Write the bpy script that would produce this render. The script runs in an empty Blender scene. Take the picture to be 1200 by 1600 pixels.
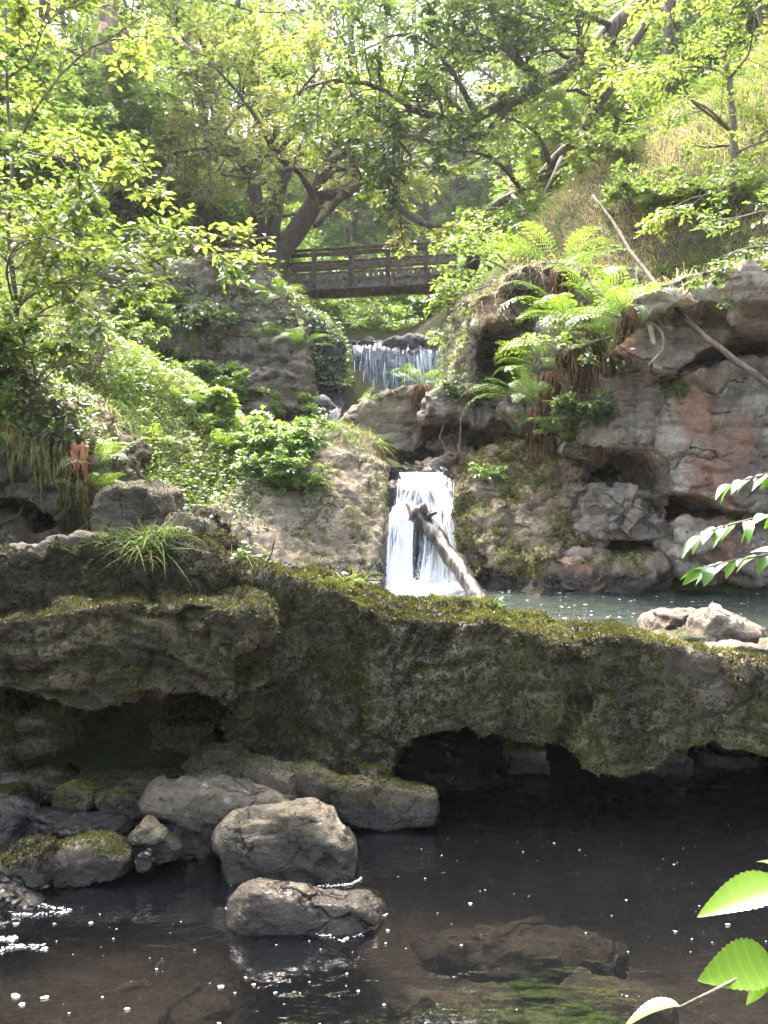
import bpy, bmesh, math, random
import numpy as np
from mathutils import Vector

SC = bpy.context.scene
COL = SC.collection
FPX, HZ, CX, CAMZ = 1300.0, 780.0, 600.0, 1.6
RNG = np.random.default_rng(7)
UP = np.array([0.0, 0.0, 1.0])

def P(px, py, Y):
    return np.array([(px-CX)/FPX*Y, Y, CAMZ+(HZ-py)/FPX*Y])

# ------------------------------------------------------------------ noise
def _hash(ix, iy, iz, seed):
    with np.errstate(over='ignore'):
        h = (ix.astype(np.uint32)*np.uint32(374761393) + iy.astype(np.uint32)*np.uint32(668265263)
             + iz.astype(np.uint32)*np.uint32(2246822519) + np.uint32((seed*3266489917+374761) & 0xffffffff))
        h ^= h >> np.uint32(15); h *= np.uint32(2246822519)
        h ^= h >> np.uint32(13); h *= np.uint32(3266489917)
        h ^= h >> np.uint32(16)
    return h
_GRAD = np.array([[1,1,0],[-1,1,0],[1,-1,0],[-1,-1,0],[1,0,1],[-1,0,1],[1,0,-1],[-1,0,-1],
               [0,1,1],[0,-1,1],[0,1,-1],[0,-1,-1],[1,1,0],[-1,1,0],[0,-1,1],[0,-1,-1]], float)
def perlin(p, seed=0):
    i = np.floor(p).astype(np.int64); f = p-i
    u = f*f*f*(f*(f*6-15)+10)
    out = 0
    for dx in (0, 1):
        wx = u[:,0] if dx else 1-u[:,0]
        for dy in (0, 1):
            wy = u[:,1] if dy else 1-u[:,1]
            for dz in (0, 1):
                wz = u[:,2] if dz else 1-u[:,2]
                g = _GRAD[_hash(i[:,0]+dx, i[:,1]+dy, i[:,2]+dz, seed) & np.uint32(15)]
                d = g[:,0]*(f[:,0]-dx)+g[:,1]*(f[:,1]-dy)+g[:,2]*(f[:,2]-dz)
                out = out + wx*wy*wz*d
    return out
def fbm(p, octv=4, seed=0, gain=0.5, lac=2.03):
    a, s, t = 1.0, 0.0, np.array(p, float)
    for o in range(octv):
        s = s + a*perlin(t, seed+o*17); a *= gain; t = t*lac+3.7
    return s
def worley(p, seed=0):
    i = np.floor(p).astype(np.int64); f = p-i
    n = len(p); f1 = np.full(n, 9.0); f2 = np.full(n, 9.0); cid = np.zeros(n); rel = np.zeros((n,3))
    for dx in (-1, 0, 1):
        for dy in (-1, 0, 1):
            for dz in (-1, 0, 1):
                h = _hash(i[:,0]+dx, i[:,1]+dy, i[:,2]+dz, seed)
                ox = (h & np.uint32(1023))/1023.0; oy = ((h >> np.uint32(10)) & np.uint32(1023))/1023.0
                oz = ((h >> np.uint32(20)) & np.uint32(1023))/1023.0
                ex, ey, ez = dx+ox-f[:,0], dy+oy-f[:,1], dz+oz-f[:,2]; d = np.sqrt(ex*ex+ey*ey+ez*ez)
                nearer = d < f1
                f2 = np.where(nearer, f1, np.minimum(f2, d))
                cid = np.where(nearer, ((h*np.uint32(2654435761)) >> np.uint32(8))/16777216.0, cid)
                rel[nearer,0] = -ex[nearer]; rel[nearer,1] = -ey[nearer]; rel[nearer,2] = -ez[nearer]
                f1 = np.where(nearer, d, f1)
    return f1, f2, cid, rel
def sstep(a, b, x):
    t = np.clip((x-a)/(b-a), 0, 1); return t*t*(3-2*t)
def nrm(v):
    return v/np.maximum(np.linalg.norm(v, axis=-1, keepdims=True), 1e-9)

# ------------------------------------------------------------------ mesh objects
def mesh_data(name, v, faces, attrs=None, smooth=True, uv=None):
    """v (N,3); faces: list of int arrays (M,k)"""
    me = bpy.data.meshes.new(name)
    v = np.asarray(v, np.float32)
    faces = [np.asarray(f, np.int32) for f in (faces if isinstance(faces, list) else [faces]) if len(f)]
    me.vertices.add(len(v)); me.vertices.foreach_set('co', v.ravel())
    nl = sum(f.size for f in faces); nf = sum(len(f) for f in faces)
    me.loops.add(nl); me.loops.foreach_set('vertex_index', np.concatenate([f.ravel() for f in faces]))
    st, tot = [], []
    o = 0
    for f in faces:
        k = f.shape[1]; st.append(o+np.arange(len(f))*k); tot.append(np.full(len(f), k)); o += f.size
    me.polygons.add(nf)
    me.polygons.foreach_set('loop_start', np.concatenate(st).astype(np.int32))
    me.polygons.foreach_set('use_smooth', np.full(nf, smooth, bool))
    me.update(calc_edges=True)
    for k, (dom, a) in (attrs or {}).items():
        at = me.attributes.new(k, 'FLOAT', dom); at.data.foreach_set('value', np.asarray(a, np.float32))
    if uv is not None:
        l = me.uv_layers.new(name='UVMap')
        vi = np.concatenate([f.ravel() for f in faces])
        l.data.foreach_set('uv', np.asarray(uv, np.float32)[vi].ravel())
    return me
def props(o, label=None, cat=None, group=None, kind=None):
    for k, x in (('label', label), ('category', cat), ('group', group), ('kind', kind)):
        if x: o[k] = x
    return o
def obj(name, v, faces, mat, origin=None, parent=None, attrs=None, smooth=True, uv=None):
    """v in world space when origin is given / None; local to the parent otherwise"""
    v = np.asarray(v, float)
    if parent is not None and origin is None:
        org = np.zeros(3)
    elif origin is None:
        org = np.array([v[:,0].mean(), v[:,1].mean(), v[:,2].min()])
    else:
        org = np.asarray(origin, float)
    me = mesh_data(name, v-org, faces, attrs, smooth, uv)
    for m in (mat if isinstance(mat, (list, tuple)) else [mat]): me.materials.append(m)
    o = bpy.data.objects.new(name, me); COL.objects.link(o)
    if parent is None: o.location = org
    else: o.parent = parent
    return o
def empty(name, loc, label, cat, group=None, rz=0.0):
    o = bpy.data.objects.new(name, None); COL.objects.link(o)
    o.empty_display_size = 0.1
    o.location = loc; o.rotation_euler = (0, 0, rz)
    return props(o, label, cat, group)
def copy_tree(o, parent=None):
    c = o.copy(); COL.objects.link(c); c.parent = parent
    for ch in list(o.children): copy_tree(ch, c)
    return c

class MB:
    """collects tubes, boxes and loose faces into one mesh"""
    def __init__(s): s.v=[]; s.f={}; s.n=0; s.t={}
    def add(s, v, f, tint=0.5):
        v = np.asarray(v, float); f = np.asarray(f, int); k = f.shape[1]
        s.v.append(v); s.f.setdefault(k, []).append(f+s.n); s.n += len(v)
        s.t.setdefault(k, []).append(np.broadcast_to(tint, (len(f),)))
    def tube(s, pts, rad, sides=6, tint=0.5, wob=0.0, cap=True):
        pts = np.asarray(pts, float); n = len(pts); rad = np.broadcast_to(rad, (n,))
        t = np.gradient(pts, axis=0); t = nrm(t)
        ref = np.array([0,0,1.0]) if abs(t[0,2]) < 0.9 else np.array([1.0,0,0])
        a = np.zeros((n,3)); prev = ref
        for i in range(n):
            x = prev - t[i]*np.dot(prev, t[i])
            x /= max(np.linalg.norm(x), 1e-9); a[i] = x; prev = x
        b = np.cross(t, a)
        th = np.arange(sides)*2*math.pi/sides
        r = rad[:,None]*np.ones((n, sides))
        if wob: r = r*(1+wob*RNG.normal(size=(n, sides)))
        v = pts[:,None,:] + r[:,:,None]*(np.cos(th)[None,:,None]*a[:,None,:]+np.sin(th)[None,:,None]*b[:,None,:])
        idx = np.arange(n*sides).reshape(n, sides); nx = np.roll(idx, -1, axis=1)
        q = np.stack([idx[:-1], nx[:-1], nx[1:], idx[1:]], -1).reshape(-1, 4)
        s.add(v.reshape(-1,3), q, tint)
        if cap:
            o = s.n-n*sides
            for ring in (idx[0][::-1], idx[-1]):
                if sides >= 3: s.f.setdefault(sides, []).append(ring[None,:]+o); s.t.setdefault(sides, []).append(np.full(1, tint if np.isscalar(tint) else 0.5))
    def box(s, c, h, R=None, tint=0.5, bev=0.0):
        bm = bmesh.new(); bmesh.ops.create_cube(bm, size=2.0)
        for v in bm.verts: v.co = Vector((v.co.x*h[0], v.co.y*h[1], v.co.z*h[2]))
        if bev: bmesh.ops.bevel(bm, geom=list(bm.edges), offset=bev, segments=1, affect='EDGES')
        bm.verts.index_update()
        v = np.array([x.co[:] for x in bm.verts])
        if R is not None: v = v @ np.asarray(R).T
        o = s.n; s.v.append(v+np.asarray(c)); s.n += len(v)
        for f in bm.faces:
            k = len(f.verts); s.f.setdefault(k, []).append(np.array([[x.index+o for x in f.verts]])); s.t.setdefault(k, []).append(np.full(1, tint))
        bm.free()
    def build(s, name, mat, origin=None, parent=None, smooth=True):
        v = np.concatenate(s.v); ks = sorted(s.f)
        f = [np.concatenate(s.f[k]) for k in ks]; t = np.concatenate([np.concatenate(s.t[k]) for k in ks])
        return obj(name, v, f, mat, origin, parent, {'tint': ('FACE', t)}, smooth)

# ------------------------------------------------------------------ materials
class NT:
    def __init__(s, name):
        s.m = bpy.data.materials.new(name); s.m.use_nodes = True
        s.t = s.m.node_tree; s.t.nodes.clear()
        s.out = s.n('ShaderNodeOutputMaterial')
    def n(s, typ, ins=None, **kw):
        x = s.t.nodes.new(typ)
        for k, v in kw.items(): setattr(x, k, v)
        for k, v in (ins or {}).items():
            if isinstance(v, bpy.types.NodeSocket): s.t.links.new(v, x.inputs[k])
            elif v is not None: x.inputs[k].default_value = v
        return x
    def math(s, op, a, b=None, c=None, clamp=False):
        x = s.n('ShaderNodeMath', operation=op); x.use_clamp = clamp
        for i, v in enumerate((a, b, c)):
            if isinstance(v, bpy.types.NodeSocket): s.t.links.new(v, x.inputs[i])
            elif v is not None: x.inputs[i].default_value = v
        return x.outputs[0]
    def noise(s, vec, scale, detail=6, rough=0.55, dist=0.0):
        return s.n('ShaderNodeTexNoise', {'Vector': vec, 'Scale': scale, 'Detail': detail, 'Roughness': rough, 'Distortion': dist}).outputs['Fac']
    def mapr(s, v, a, b, c=0.0, d=1.0):
        x = s.n('ShaderNodeMapRange', {0: v, 1: a, 2: b, 3: c, 4: d}); x.interpolation_type = 'SMOOTHSTEP'
        return x.outputs[0]
    def scalev(s, vec, sc):
        return s.n('ShaderNodeMapping', {'Vector': vec, 'Scale': sc}).outputs[0]
    def ramp(s, fac, stops):
        x = s.n('ShaderNodeValToRGB', {'Fac': fac}); e = x.color_ramp.elements
        while len(e) < len(stops): e.new(0.5)
        for q, (p, c) in zip(e, stops): q.position = p; q.color = (*c, 1)
        return x.outputs[0]
    def mix(s, fac, a, b, mode='MIX'):
        x = s.n('ShaderNodeMix', data_type='RGBA', blend_type=mode)
        for k, v in ((0, fac), (6, a), (7, b)):
            if isinstance(v, bpy.types.NodeSocket): s.t.links.new(v, x.inputs[k])
            else: x.inputs[k].default_value = v if k == 0 else (*v, 1)
        return x.outputs[2]
    def surf(s, sh): s.t.links.new(sh, s.out.inputs['Surface']); return s.m

def mat_rock(name, cols, moss=0.5, xfade=None, spots=(), cracks=1.4, mosscol=((0.030,0.036,0.008),(0.085,0.095,0.016)), lich=0.35, orange=0.0, wet_z=None, gloss=0.75, streak=0.0, scale=1.0, mossvert=0.0):
    k = NT(name); g = k.n('ShaderNodeNewGeometry'); pos = g.outputs['Position']
    nz = k.n('ShaderNodeSeparateXYZ', {0: g.outputs['Normal']}).outputs[2]
    n1 = k.noise(pos, 1.1*scale, 8, 0.62); n2 = k.noise(pos, 6.0*scale, 8, 0.65); n3 = k.noise(pos, 34.0*scale, 5, 0.65)
    f = k.math('ADD', k.math('MULTIPLY', n1, 0.55), k.math('MULTIPLY', n2, 0.45))
    col = k.ramp(f, [(0.38, cols[0]), (0.5, cols[1]), (0.60, cols[2])])
    col = k.mix(k.mapr(n3, 0.34, 0.52, 0.62, 1.0), tuple(c*0.55 for c in cols[0]), col)
    # bedding lines
    bed = k.noise(k.scalev(pos, (0.5, 0.5, 9.0)), 1.3, 5, 0.6, 0.6)
    col = k.mix(k.mapr(bed, 0.36, 0.46, 0.45, 0.0), col, tuple(c*0.3 for c in cols[0]))
    if orange > 0:
        o = k.noise(k.scalev(pos, (1.9, 1.0, 0.55)), 1.7, 5, 0.62, 0.5)
        o2 = k.noise(pos, 9.0, 5, 0.65)
        of = k.mapr(k.math('ADD', o, k.math('MULTIPLY', k.math('SUBTRACT', o2, 0.5), 0.4)), 0.60-orange*0.05, 0.72, 0, 0.85)
        for c_, r_ in spots:       # rust stains where the photo has them
            dd = k.n('ShaderNodeVectorMath', {0: k.scalev(pos, (1, .4, .6)), 1: tuple(np.array(c_)*np.array([1, .4, .6]))}, operation='DISTANCE').outputs['Value']
            of = k.math('MAXIMUM', of, k.math('MULTIPLY', k.mapr(k.math('ADD', dd, k.math('MULTIPLY', k.math('SUBTRACT', o2, .5), 1.1*r_)), r_*1.05, r_*.25, 0, .55), k.mapr(n3, .3, .55, .35, 1)))
        col = k.mix(of, col, k.ramp(o2, [(0.35, (0.27,0.10,0.045)), (0.65, (0.42,0.20,0.10))]))
        pk = k.mapr(k.noise(pos, 0.9, 4, 0.6), 0.45, 0.65, 0, 0.22)
        col = k.mix(pk, col, (0.23,0.135,0.115))
    if streak > 0:
        s_ = k.noise(k.scalev(pos, (3.0, 3.0, 0.25)), 1.6, 5, 0.6)
        col = k.mix(k.mapr(s_, 0.5, 0.68, 0, streak), col, (0.035,0.032,0.026))
    if lich > 0:
        v = k.n('ShaderNodeTexVoronoi', {'Vector': pos, 'Scale': 9.0, 'Randomness': 1.0}).outputs['Distance']
        lf = k.math('MULTIPLY', k.mapr(k.math('ADD', v, k.math('MULTIPLY', n3, 0.35)), 0.38, 0.26, 0, 1), k.mapr(k.noise(pos, 1.6, 4, 0.6), 0.50, 0.62, 0, lich))
        col = k.mix(lf, col, (0.36,0.36,0.31))
        pl = k.math('ADD', k.noise(pos, 3.4, 6, 0.7), k.math('MULTIPLY', k.math('SUBTRACT', n3, 0.5), 0.22))
        pl = k.math('ADD', pl, k.math('MULTIPLY', nz, 0.05))
        col = k.mix(k.mapr(pl, 0.635, 0.70, 0, lich), col, k.mix(n3, (0.24,0.235,0.20), (0.50,0.49,0.45)))
    # joints: thin warped lines, open only in places
    wv = k.n('ShaderNodeTexNoise', {'Vector': pos, 'Scale': 2.2*cracks**.5, 'Detail': 4}).outputs['Color']
    cp = k.n('ShaderNodeVectorMath', {0: k.scalev(pos, (1, 1, 1.7)), 1: k.n('ShaderNodeVectorMath', {0: wv, 3: 0.55/cracks**.5}, operation='SCALE').outputs[0]}, operation='ADD').outputs[0]
    ce = k.n('ShaderNodeTexVoronoi', {'Vector': cp, 'Scale': cracks}, feature='DISTANCE_TO_EDGE').outputs['Distance']
    ck = k.math('MULTIPLY', k.mapr(ce, 0.006, 0.028, 1, 0), k.mapr(k.noise(pos, 1.9*cracks**.5, 3, 0.6), 0.46, 0.58, 0, 1))
    col = k.mix(k.math('MULTIPLY', ck, 0.55), col, tuple(c*0.2 for c in cols[0]))
    # moss and algae
    mn = k.noise(pos, 2.6*scale, 7, 0.66); mn2 = k.noise(pos, 48.0, 4, 0.7)
    mf = k.math('ADD', k.math('MULTIPLY', nz, 0.55), k.math('MULTIPLY', k.math('SUBTRACT', mn, 0.5), 3.0))
    if xfade is not None:      # barer rock towards +X
        mf = k.math('SUBTRACT', mf, k.mapr(k.n('ShaderNodeSeparateXYZ', {0: pos}).outputs[0], xfade[0], xfade[1], 0, 0.55))
    mfac = k.mapr(mf, 1.05-1.3*moss-mossvert, 1.35-1.3*moss-mossvert, 0, 0.93)
    mc = k.ramp(k.math('ADD', k.math('MULTIPLY', mn2, 0.5), k.math('MULTIPLY', k.noise(pos, 3.3, 4, 0.6), 0.5)), [(0.34, tuple(c*0.5 for c in mosscol[0])), (0.5, mosscol[0]), (0.66, mosscol[1])])
    col = k.mix(mfac, col, mc)
    rough = k.mapr(n2, 0.3, 0.7, gloss-0.12, gloss+0.12)
    rough = k.math('MAXIMUM', rough, k.math('MULTIPLY', mfac, 0.95))
    if wet_z is not None:
        z = k.n('ShaderNodeSeparateXYZ', {0: pos}).outputs[2]
        wf = k.mapr(k.math('ADD', z, k.math('MULTIPLY', k.math('SUBTRACT', n2, 0.5), 0.25)), wet_z, wet_z+0.10, 1, 0)
        col = k.mix(k.math('MULTIPLY', wf, 0.82), col, (0.012,0.011,0.010))
        rough = k.n('ShaderNodeMix', {0: wf, 2: rough, 3: 0.22}).outputs[0]
    b1 = k.n('ShaderNodeBump', {'Height': n3, 'Strength': 0.8, 'Distance': 0.03})
    b2 = k.n('ShaderNodeBump', {'Height': k.math('ADD', k.math('SUBTRACT', n2, k.math('MULTIPLY', ck, 0.7)), k.math('MULTIPLY', mn2, k.math('MULTIPLY', mfac, 0.6))), 'Strength': 0.85, 'Distance': 0.09, 'Normal': b1.outputs[0]})
    p = k.n('ShaderNodeBsdfPrincipled', {'Base Color': col, 'Roughness': rough, 'Normal': b2.outputs[0], 'Specular IOR Level': 0.35})
    return k.surf(p.outputs[0])

def mat_leaf(name, stops, trans=0.45, tr_gain=1.5, gloss=0.10, rough=0.5):
    k = NT(name)
    t = k.n('ShaderNodeAttribute', attribute_name='tint').outputs['Fac']
    rnd = k.n('ShaderNodeObjectInfo').outputs['Random']
    t = k.math('ADD', t, k.math('MULTIPLY', k.math('SUBTRACT', rnd, 0.5), 0.25), clamp=True)
    c = k.ramp(t, stops)
    tc = k.mix(1.0, c, (0.98*tr_gain, 1.06*tr_gain, 0.70*tr_gain), 'MULTIPLY')
    d = k.n('ShaderNodeBsdfDiffuse', {'Color': c}); tr = k.n('ShaderNodeBsdfTranslucent', {'Color': tc})
    a = k.n('ShaderNodeMixShader', {0: trans, 1: d.outputs[0], 2: tr.outputs[0]})
    gl = k.n('ShaderNodeBsdfGlossy', {'Color': (0.9,0.95,1,1), 'Roughness': rough})
    fr = k.n('ShaderNodeFresnel', {'IOR': 1.4}).outputs[0]
    b = k.n('ShaderNodeMixShader', {0: k.math('MULTIPLY', fr, gloss*1.6, clamp=True), 1: a.outputs[0], 2: gl.outputs[0]})
    return k.surf(b.outputs[0])

def mat_bark(name, c0, c1, moss=0.3, zs=0.25, sc=14):
    k = NT(name); pos = k.n('ShaderNodeNewGeometry').outputs['Position']
    n1 = k.noise(k.scalev(pos, (1,1,zs)), sc, 6, 0.65); n2 = k.noise(pos, 2.0, 5, 0.6)
    c = k.ramp(n1, [(0.32, c0), (0.66, c1)])
    c = k.mix(k.mapr(n2, 0.62-moss*0.3, 0.75-moss*0.2, 0, 0.7 if moss else 0.0), c, (0.055,0.07,0.018))
    b = k.n('ShaderNodeBump', {'Height': n1, 'Strength': 0.8, 'Distance': 0.04})
    return k.surf(k.n('ShaderNodeBsdfPrincipled', {'Base Color': c, 'Roughness': 0.85, 'Normal': b.outputs[0], 'Specular IOR Level': 0.25}).outputs[0])

def mat_tint(name, stops, rough=0.8, trans=0.0, spec=0.2):
    k = NT(name); t = k.n('ShaderNodeAttribute', attribute_name='tint').outputs['Fac']
    c = k.ramp(t, stops)
    p = k.n('ShaderNodeBsdfPrincipled', {'Base Color': c, 'Roughness': rough, 'Specular IOR Level': spec})
    if not trans: return k.surf(p.outputs[0])
    tr = k.n('ShaderNodeBsdfTranslucent', {'Color': c})
    return k.surf(k.n('ShaderNodeMixShader', {0: trans, 1: p.outputs[0], 2: tr.outputs[0]}).outputs[0])
# ------------------------------------------------------------------ rock builder
def prism(outline, yf, thick, inset=0.10, edge=0.10, back=1.0, bdrop=0.0):
    """a rock slab: its front outline stands at depth yf (per point if a third value is given), real thickness behind"""
    pts = np.array([P(o[0], o[1], o[2] if len(o) > 2 else yf) for o in outline])
    n = len(pts); c = pts.mean(0)
    def sh(f, dy):
        q = c+(pts-c)*np.array([1-f, 1, 1-f]); q = q+np.array([0, dy, 0]); return q
    zz = pts[:,2]; dn = np.stack([0*zz, 0*zz, -bdrop*(zz-zz.min())/max(zz.max()-zz.min(),1e-6)],1)
    rings = [sh(inset, -edge), sh(0, 0.0), sh(0, thick-edge)+dn, sh(1-back+inset, thick)+dn]
    v = np.concatenate(rings); f4 = []
    for r in range(3):
        for i in range(n):
            j = (i+1) % n; f4.append((r*n+i, r*n+j, (r+1)*n+j, (r+1)*n+i))
    return v, [list(range(n))[::-1], list(range(3*n, 4*n))], f4

def remesh(parts, vox):
    me = bpy.data.meshes.new('tmp'); V = []; F = []; o = 0
    for v, caps, f4 in parts:
        V += [tuple(x) for x in v]; F += [tuple(i+o for i in f) for f in caps+list(f4)]; o += len(v)
    me.from_pydata(V, [], F)
    bm = bmesh.new(); bm.from_mesh(me); bmesh.ops.triangulate(bm, faces=bm.faces[:]); 
    bmesh.ops.recalc_face_normals(bm, faces=bm.faces[:]); bm.to_mesh(me); bm.free()
    ob = bpy.data.objects.new('tmp', me); COL.objects.link(ob)
    m = ob.modifiers.new('r', 'REMESH'); m.mode = 'VOXEL'; m.voxel_size = vox
    ev = ob.evaluated_get(bpy.context.evaluated_depsgraph_get()); em = ev.to_mesh()
    n = len(em.vertices); co = np.empty(n*3, np.float32); em.vertices.foreach_get('co', co)
    fs = np.empty(len(em.loops), np.int32); em.loops.foreach_get('vertex_index', fs)
    tot = np.empty(len(em.polygons), np.int32); em.polygons.foreach_get('loop_total', tot)
    assert (tot == 4).all()
    ev.to_mesh_clear(); bpy.data.objects.remove(ob); bpy.data.meshes.remove(me)
    return co.reshape(-1,3).astype(float), fs.reshape(-1,4)

def laplace(co, q, it, k=0.5):
    e = np.concatenate([q[:,[0,1]], q[:,[1,2]], q[:,[2,3]], q[:,[3,0]]])
    n = len(co); cnt = np.bincount(e[:,0], minlength=n)+np.bincount(e[:,1], minlength=n)
    for _ in range(it):
        s = np.stack([np.bincount(e[:,0], co[e[:,1],a], n)+np.bincount(e[:,1], co[e[:,0],a], n) for a in range(3)], 1)
        co = co+k*(s/np.maximum(cnt,1)[:,None]-co)
    return co
def vnormals(co, q):
    fn = np.cross(co[q[:,2]]-co[q[:,0]], co[q[:,3]]-co[q[:,1]]); n = len(co)
    s = np.stack([sum(np.bincount(q[:,c], fn[:,a], n) for c in range(4)) for a in range(3)], 1)
    return nrm(s)

def fracture(co, q, seed, amp=0.08, cell=(0.55,0.55,0.28), blk=0.05, crack=0.035, fine=0.014, hole=0.0, rot=0.15, facet=0.0):
    no = vnormals(laplace(co, q, 3), q)
    R = np.array([[math.cos(rot),0,-math.sin(rot)],[0,1,0],[math.sin(rot),0,math.cos(rot)]])
    p = co+seed*13.7
    d = amp*fbm(p*1.1, 3, seed)
    w = np.stack([fbm(p*1.6+9*a, 3, seed+a) for a in range(3)], 1)*0.16
    for s, g in ((1.0, 1.0), (0.42, 0.5), (0.2, 0.28)):
        f1, f2, cid, rel = worley(((p+w*s) @ R.T)/(np.array(cell)*s), seed+int(s*100))
        present = sstep(-0.15, 0.15, fbm(p*1.7/s**0.5, 2, seed+5))
        d += g*blk*2*(cid-0.5)*(0.35+0.65*present)
        if facet: d += g*facet*(rel[:,0]*np.sin(cid*4711)+rel[:,1]*np.sin(cid*1931+2)+rel[:,2]*np.sin(cid*2777+4))
        d -= g*crack*np.exp(-((f2-f1)/0.07)**2)*present
    d += fine*fbm(p*8, 4, seed+3)+fine*0.45*fbm(p*26, 2, seed+8)
    if hole: d -= hole*sstep(0.25, 0.5, fbm(p*2.2, 3, seed+11))
    return co+no*d[:,None]

ROCKS = {}
def rock(name, parts, vox, seed, mat, smooth=3, origin=None, label=None, cat=None, group=None, kind=None, **kw):
    co, q = remesh(parts, vox)
    co = laplace(co, q, smooth)
    co = fracture(co, q, seed, **kw)
    o = obj(name, co, q, mat, origin)
    props(o, label, cat, group, kind)
    ROCKS[o.name] = (co, q)
    return o

M_LEDGE = mat_rock('mossy_ledge_rock', ((0.0370,0.0266,0.0155),(0.0733,0.0555,0.0326),(0.1347,0.1051,0.0673)), moss=0.86, lich=0.12, wet_z=0.05, mosscol=((0.0266,0.0252,0.0081),(0.0629,0.0629,0.0133)), mossvert=0.0)
M_LEDGE2 = mat_rock('barer_ledge_rock', ((0.0407,0.0311,0.0200),(0.0814,0.0651,0.0444),(0.1480,0.1258,0.0925)), moss=0.62, lich=0.18, wet_z=0.05, mosscol=((0.0252,0.0207,0.0081),(0.0607,0.0548,0.0148)), xfade=(0.3, 1.5))
M_BOULD = mat_rock('pool_boulder_rock', ((0.053,0.042,0.026),(0.110,0.090,0.057),(0.186,0.160,0.113)), moss=0.34, cracks=4.5, lich=0.55, wet_z=0.13, mosscol=((0.06,0.055,0.018),(0.12,0.115,0.03)))
M_LOW = mat_rock('low_wet_boulder_rock', ((0.055,0.045,0.032),(0.138,0.110,0.076),(0.275,0.225,0.160)), moss=0.12, lich=0.2, wet_z=0.15, gloss=0.42)
M_BED = mat_rock('underwater_stone', ((0.035,0.031,0.025),(0.08,0.07,0.055),(0.16,0.14,0.11)), moss=0.1, lich=0.0)
M_WETB = mat_rock('wet_dark_rock', ((0.033,0.027,0.019),(0.077,0.062,0.044),(0.165,0.135,0.097)), moss=0.28, lich=0.1, wet_z=0.18, gloss=0.5)
M_MOSSB = mat_rock('mossed_slab_rock', ((0.050,0.040,0.025),(0.099,0.080,0.050),(0.176,0.145,0.097)), moss=0.46, cracks=4.0, lich=0.15, wet_z=0.08, mosscol=((0.045,0.042,0.014),(0.095,0.095,0.022)))
M_CLIFF = mat_rock('red_brown_cliff_rock', ((0.095,0.074,0.054),(0.225,0.185,0.142),(0.41,0.355,0.285)), moss=0.24, lich=0.6, orange=0.85, streak=0.45, spots=[(P(1085,640,7.8),.32),(P(1108,735,7.8),.30),(P(1078,782,7.9),.22),(P(1150,690,7.8),.2),(P(766,490,9.2),.24),(P(1120,850,7.9),.2)], mosscol=((0.07,0.075,0.018),(0.17,0.165,0.035)), wet_z=0.72)
M_BUTT = mat_rock('mossy_buttress_rock', ((0.094,0.070,0.042),(0.187,0.140,0.088),(0.297,0.235,0.151)), moss=0.52, lich=0.25, orange=0.2, streak=0.3, mosscol=((0.075,0.085,0.016),(0.19,0.19,0.035)), wet_z=0.85)
M_GREY = mat_rock('grey_strata_rock', ((0.077,0.060,0.042),(0.171,0.135,0.097),(0.286,0.235,0.172)), moss=0.50, lich=0.3, streak=0.35, mosscol=((0.05,0.06,0.015),(0.12,0.13,0.03)))
M_SLAB = mat_rock('brown_slab_rock', ((0.110,0.085,0.055),(0.215,0.170,0.113),(0.341,0.280,0.197)), moss=0.36, lich=0.35, streak=0.25, wet_z=0.95, mosscol=((0.085,0.08,0.022),(0.15,0.14,0.035)))
M_PALE = mat_rock('pale_boulder_rock', ((0.088,0.066,0.046),(0.176,0.138,0.101),(0.275,0.225,0.168)), moss=0.16, lich=0.3)
M_UPWET = mat_rock('dark_wet_fall_rock', ((0.022,0.021,0.02),(0.05,0.046,0.042),(0.10,0.093,0.085)), moss=0.32, lich=0.0, gloss=0.38, mosscol=((0.03,0.04,0.012),(0.06,0.075,0.02)))

# ---- the rock ledge between the two pools (three masses meeting in seams)
ledge_left = rock('rock_ledge', [
    prism([(-900,860),(-260,850),(0,862),(60,848),(130,838),(200,828),(270,832),(330,850),(348,885),(350,940),(330,1040),(0,1060),(-900,1060)], 4.22, 1.5, 0.03, 0.10, bdrop=0.25),
    prism([(-900,980),(-260,975),(0,962),(110,950),(180,940),(250,930),(335,938),(385,950),(408,962),(403,1000),(372,1030),(362,1105),(330,1092),(240,1078),(215,1088),(150,1102),(80,1098),(0,1088),(-260,1080),(-900,1090)], 3.84, 1.5, 0.0, 0.06),
    prism([(-900,1040),(430,1040),(430,1290),(-900,1290)], 5.7, 0.3, 0.0, 0.05),
    prism([(230,1120),(350,1116),(354,1165),(300,1175),(236,1168)], 4.4, 0.6),
    prism([(-20,1105),(60,1108),(125,1125),(105,1180),(0,1195),(-20,1190)], 4.35, 0.6),
    prism([(374,1040),(407,1008),(402,1060),(388,1120),(360,1112)], 4.08, 0.5, 0.1, 0.05),
    prism([(352,1115),(385,1120),(402,1150),(385,1175),(352,1170)], 4.25, 0.5, 0.1, 0.05)],
    0.017, 3, M_LEDGE, 2, amp=0.055, cell=(0.7,0.7,0.35), blk=0.035, crack=0.06, fine=0.026, facet=0.05,
    label='mossy overhanging rock ledge with two stepped shelves above a dark hollow, grass tuft on top', cat='rock ledge')
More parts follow.
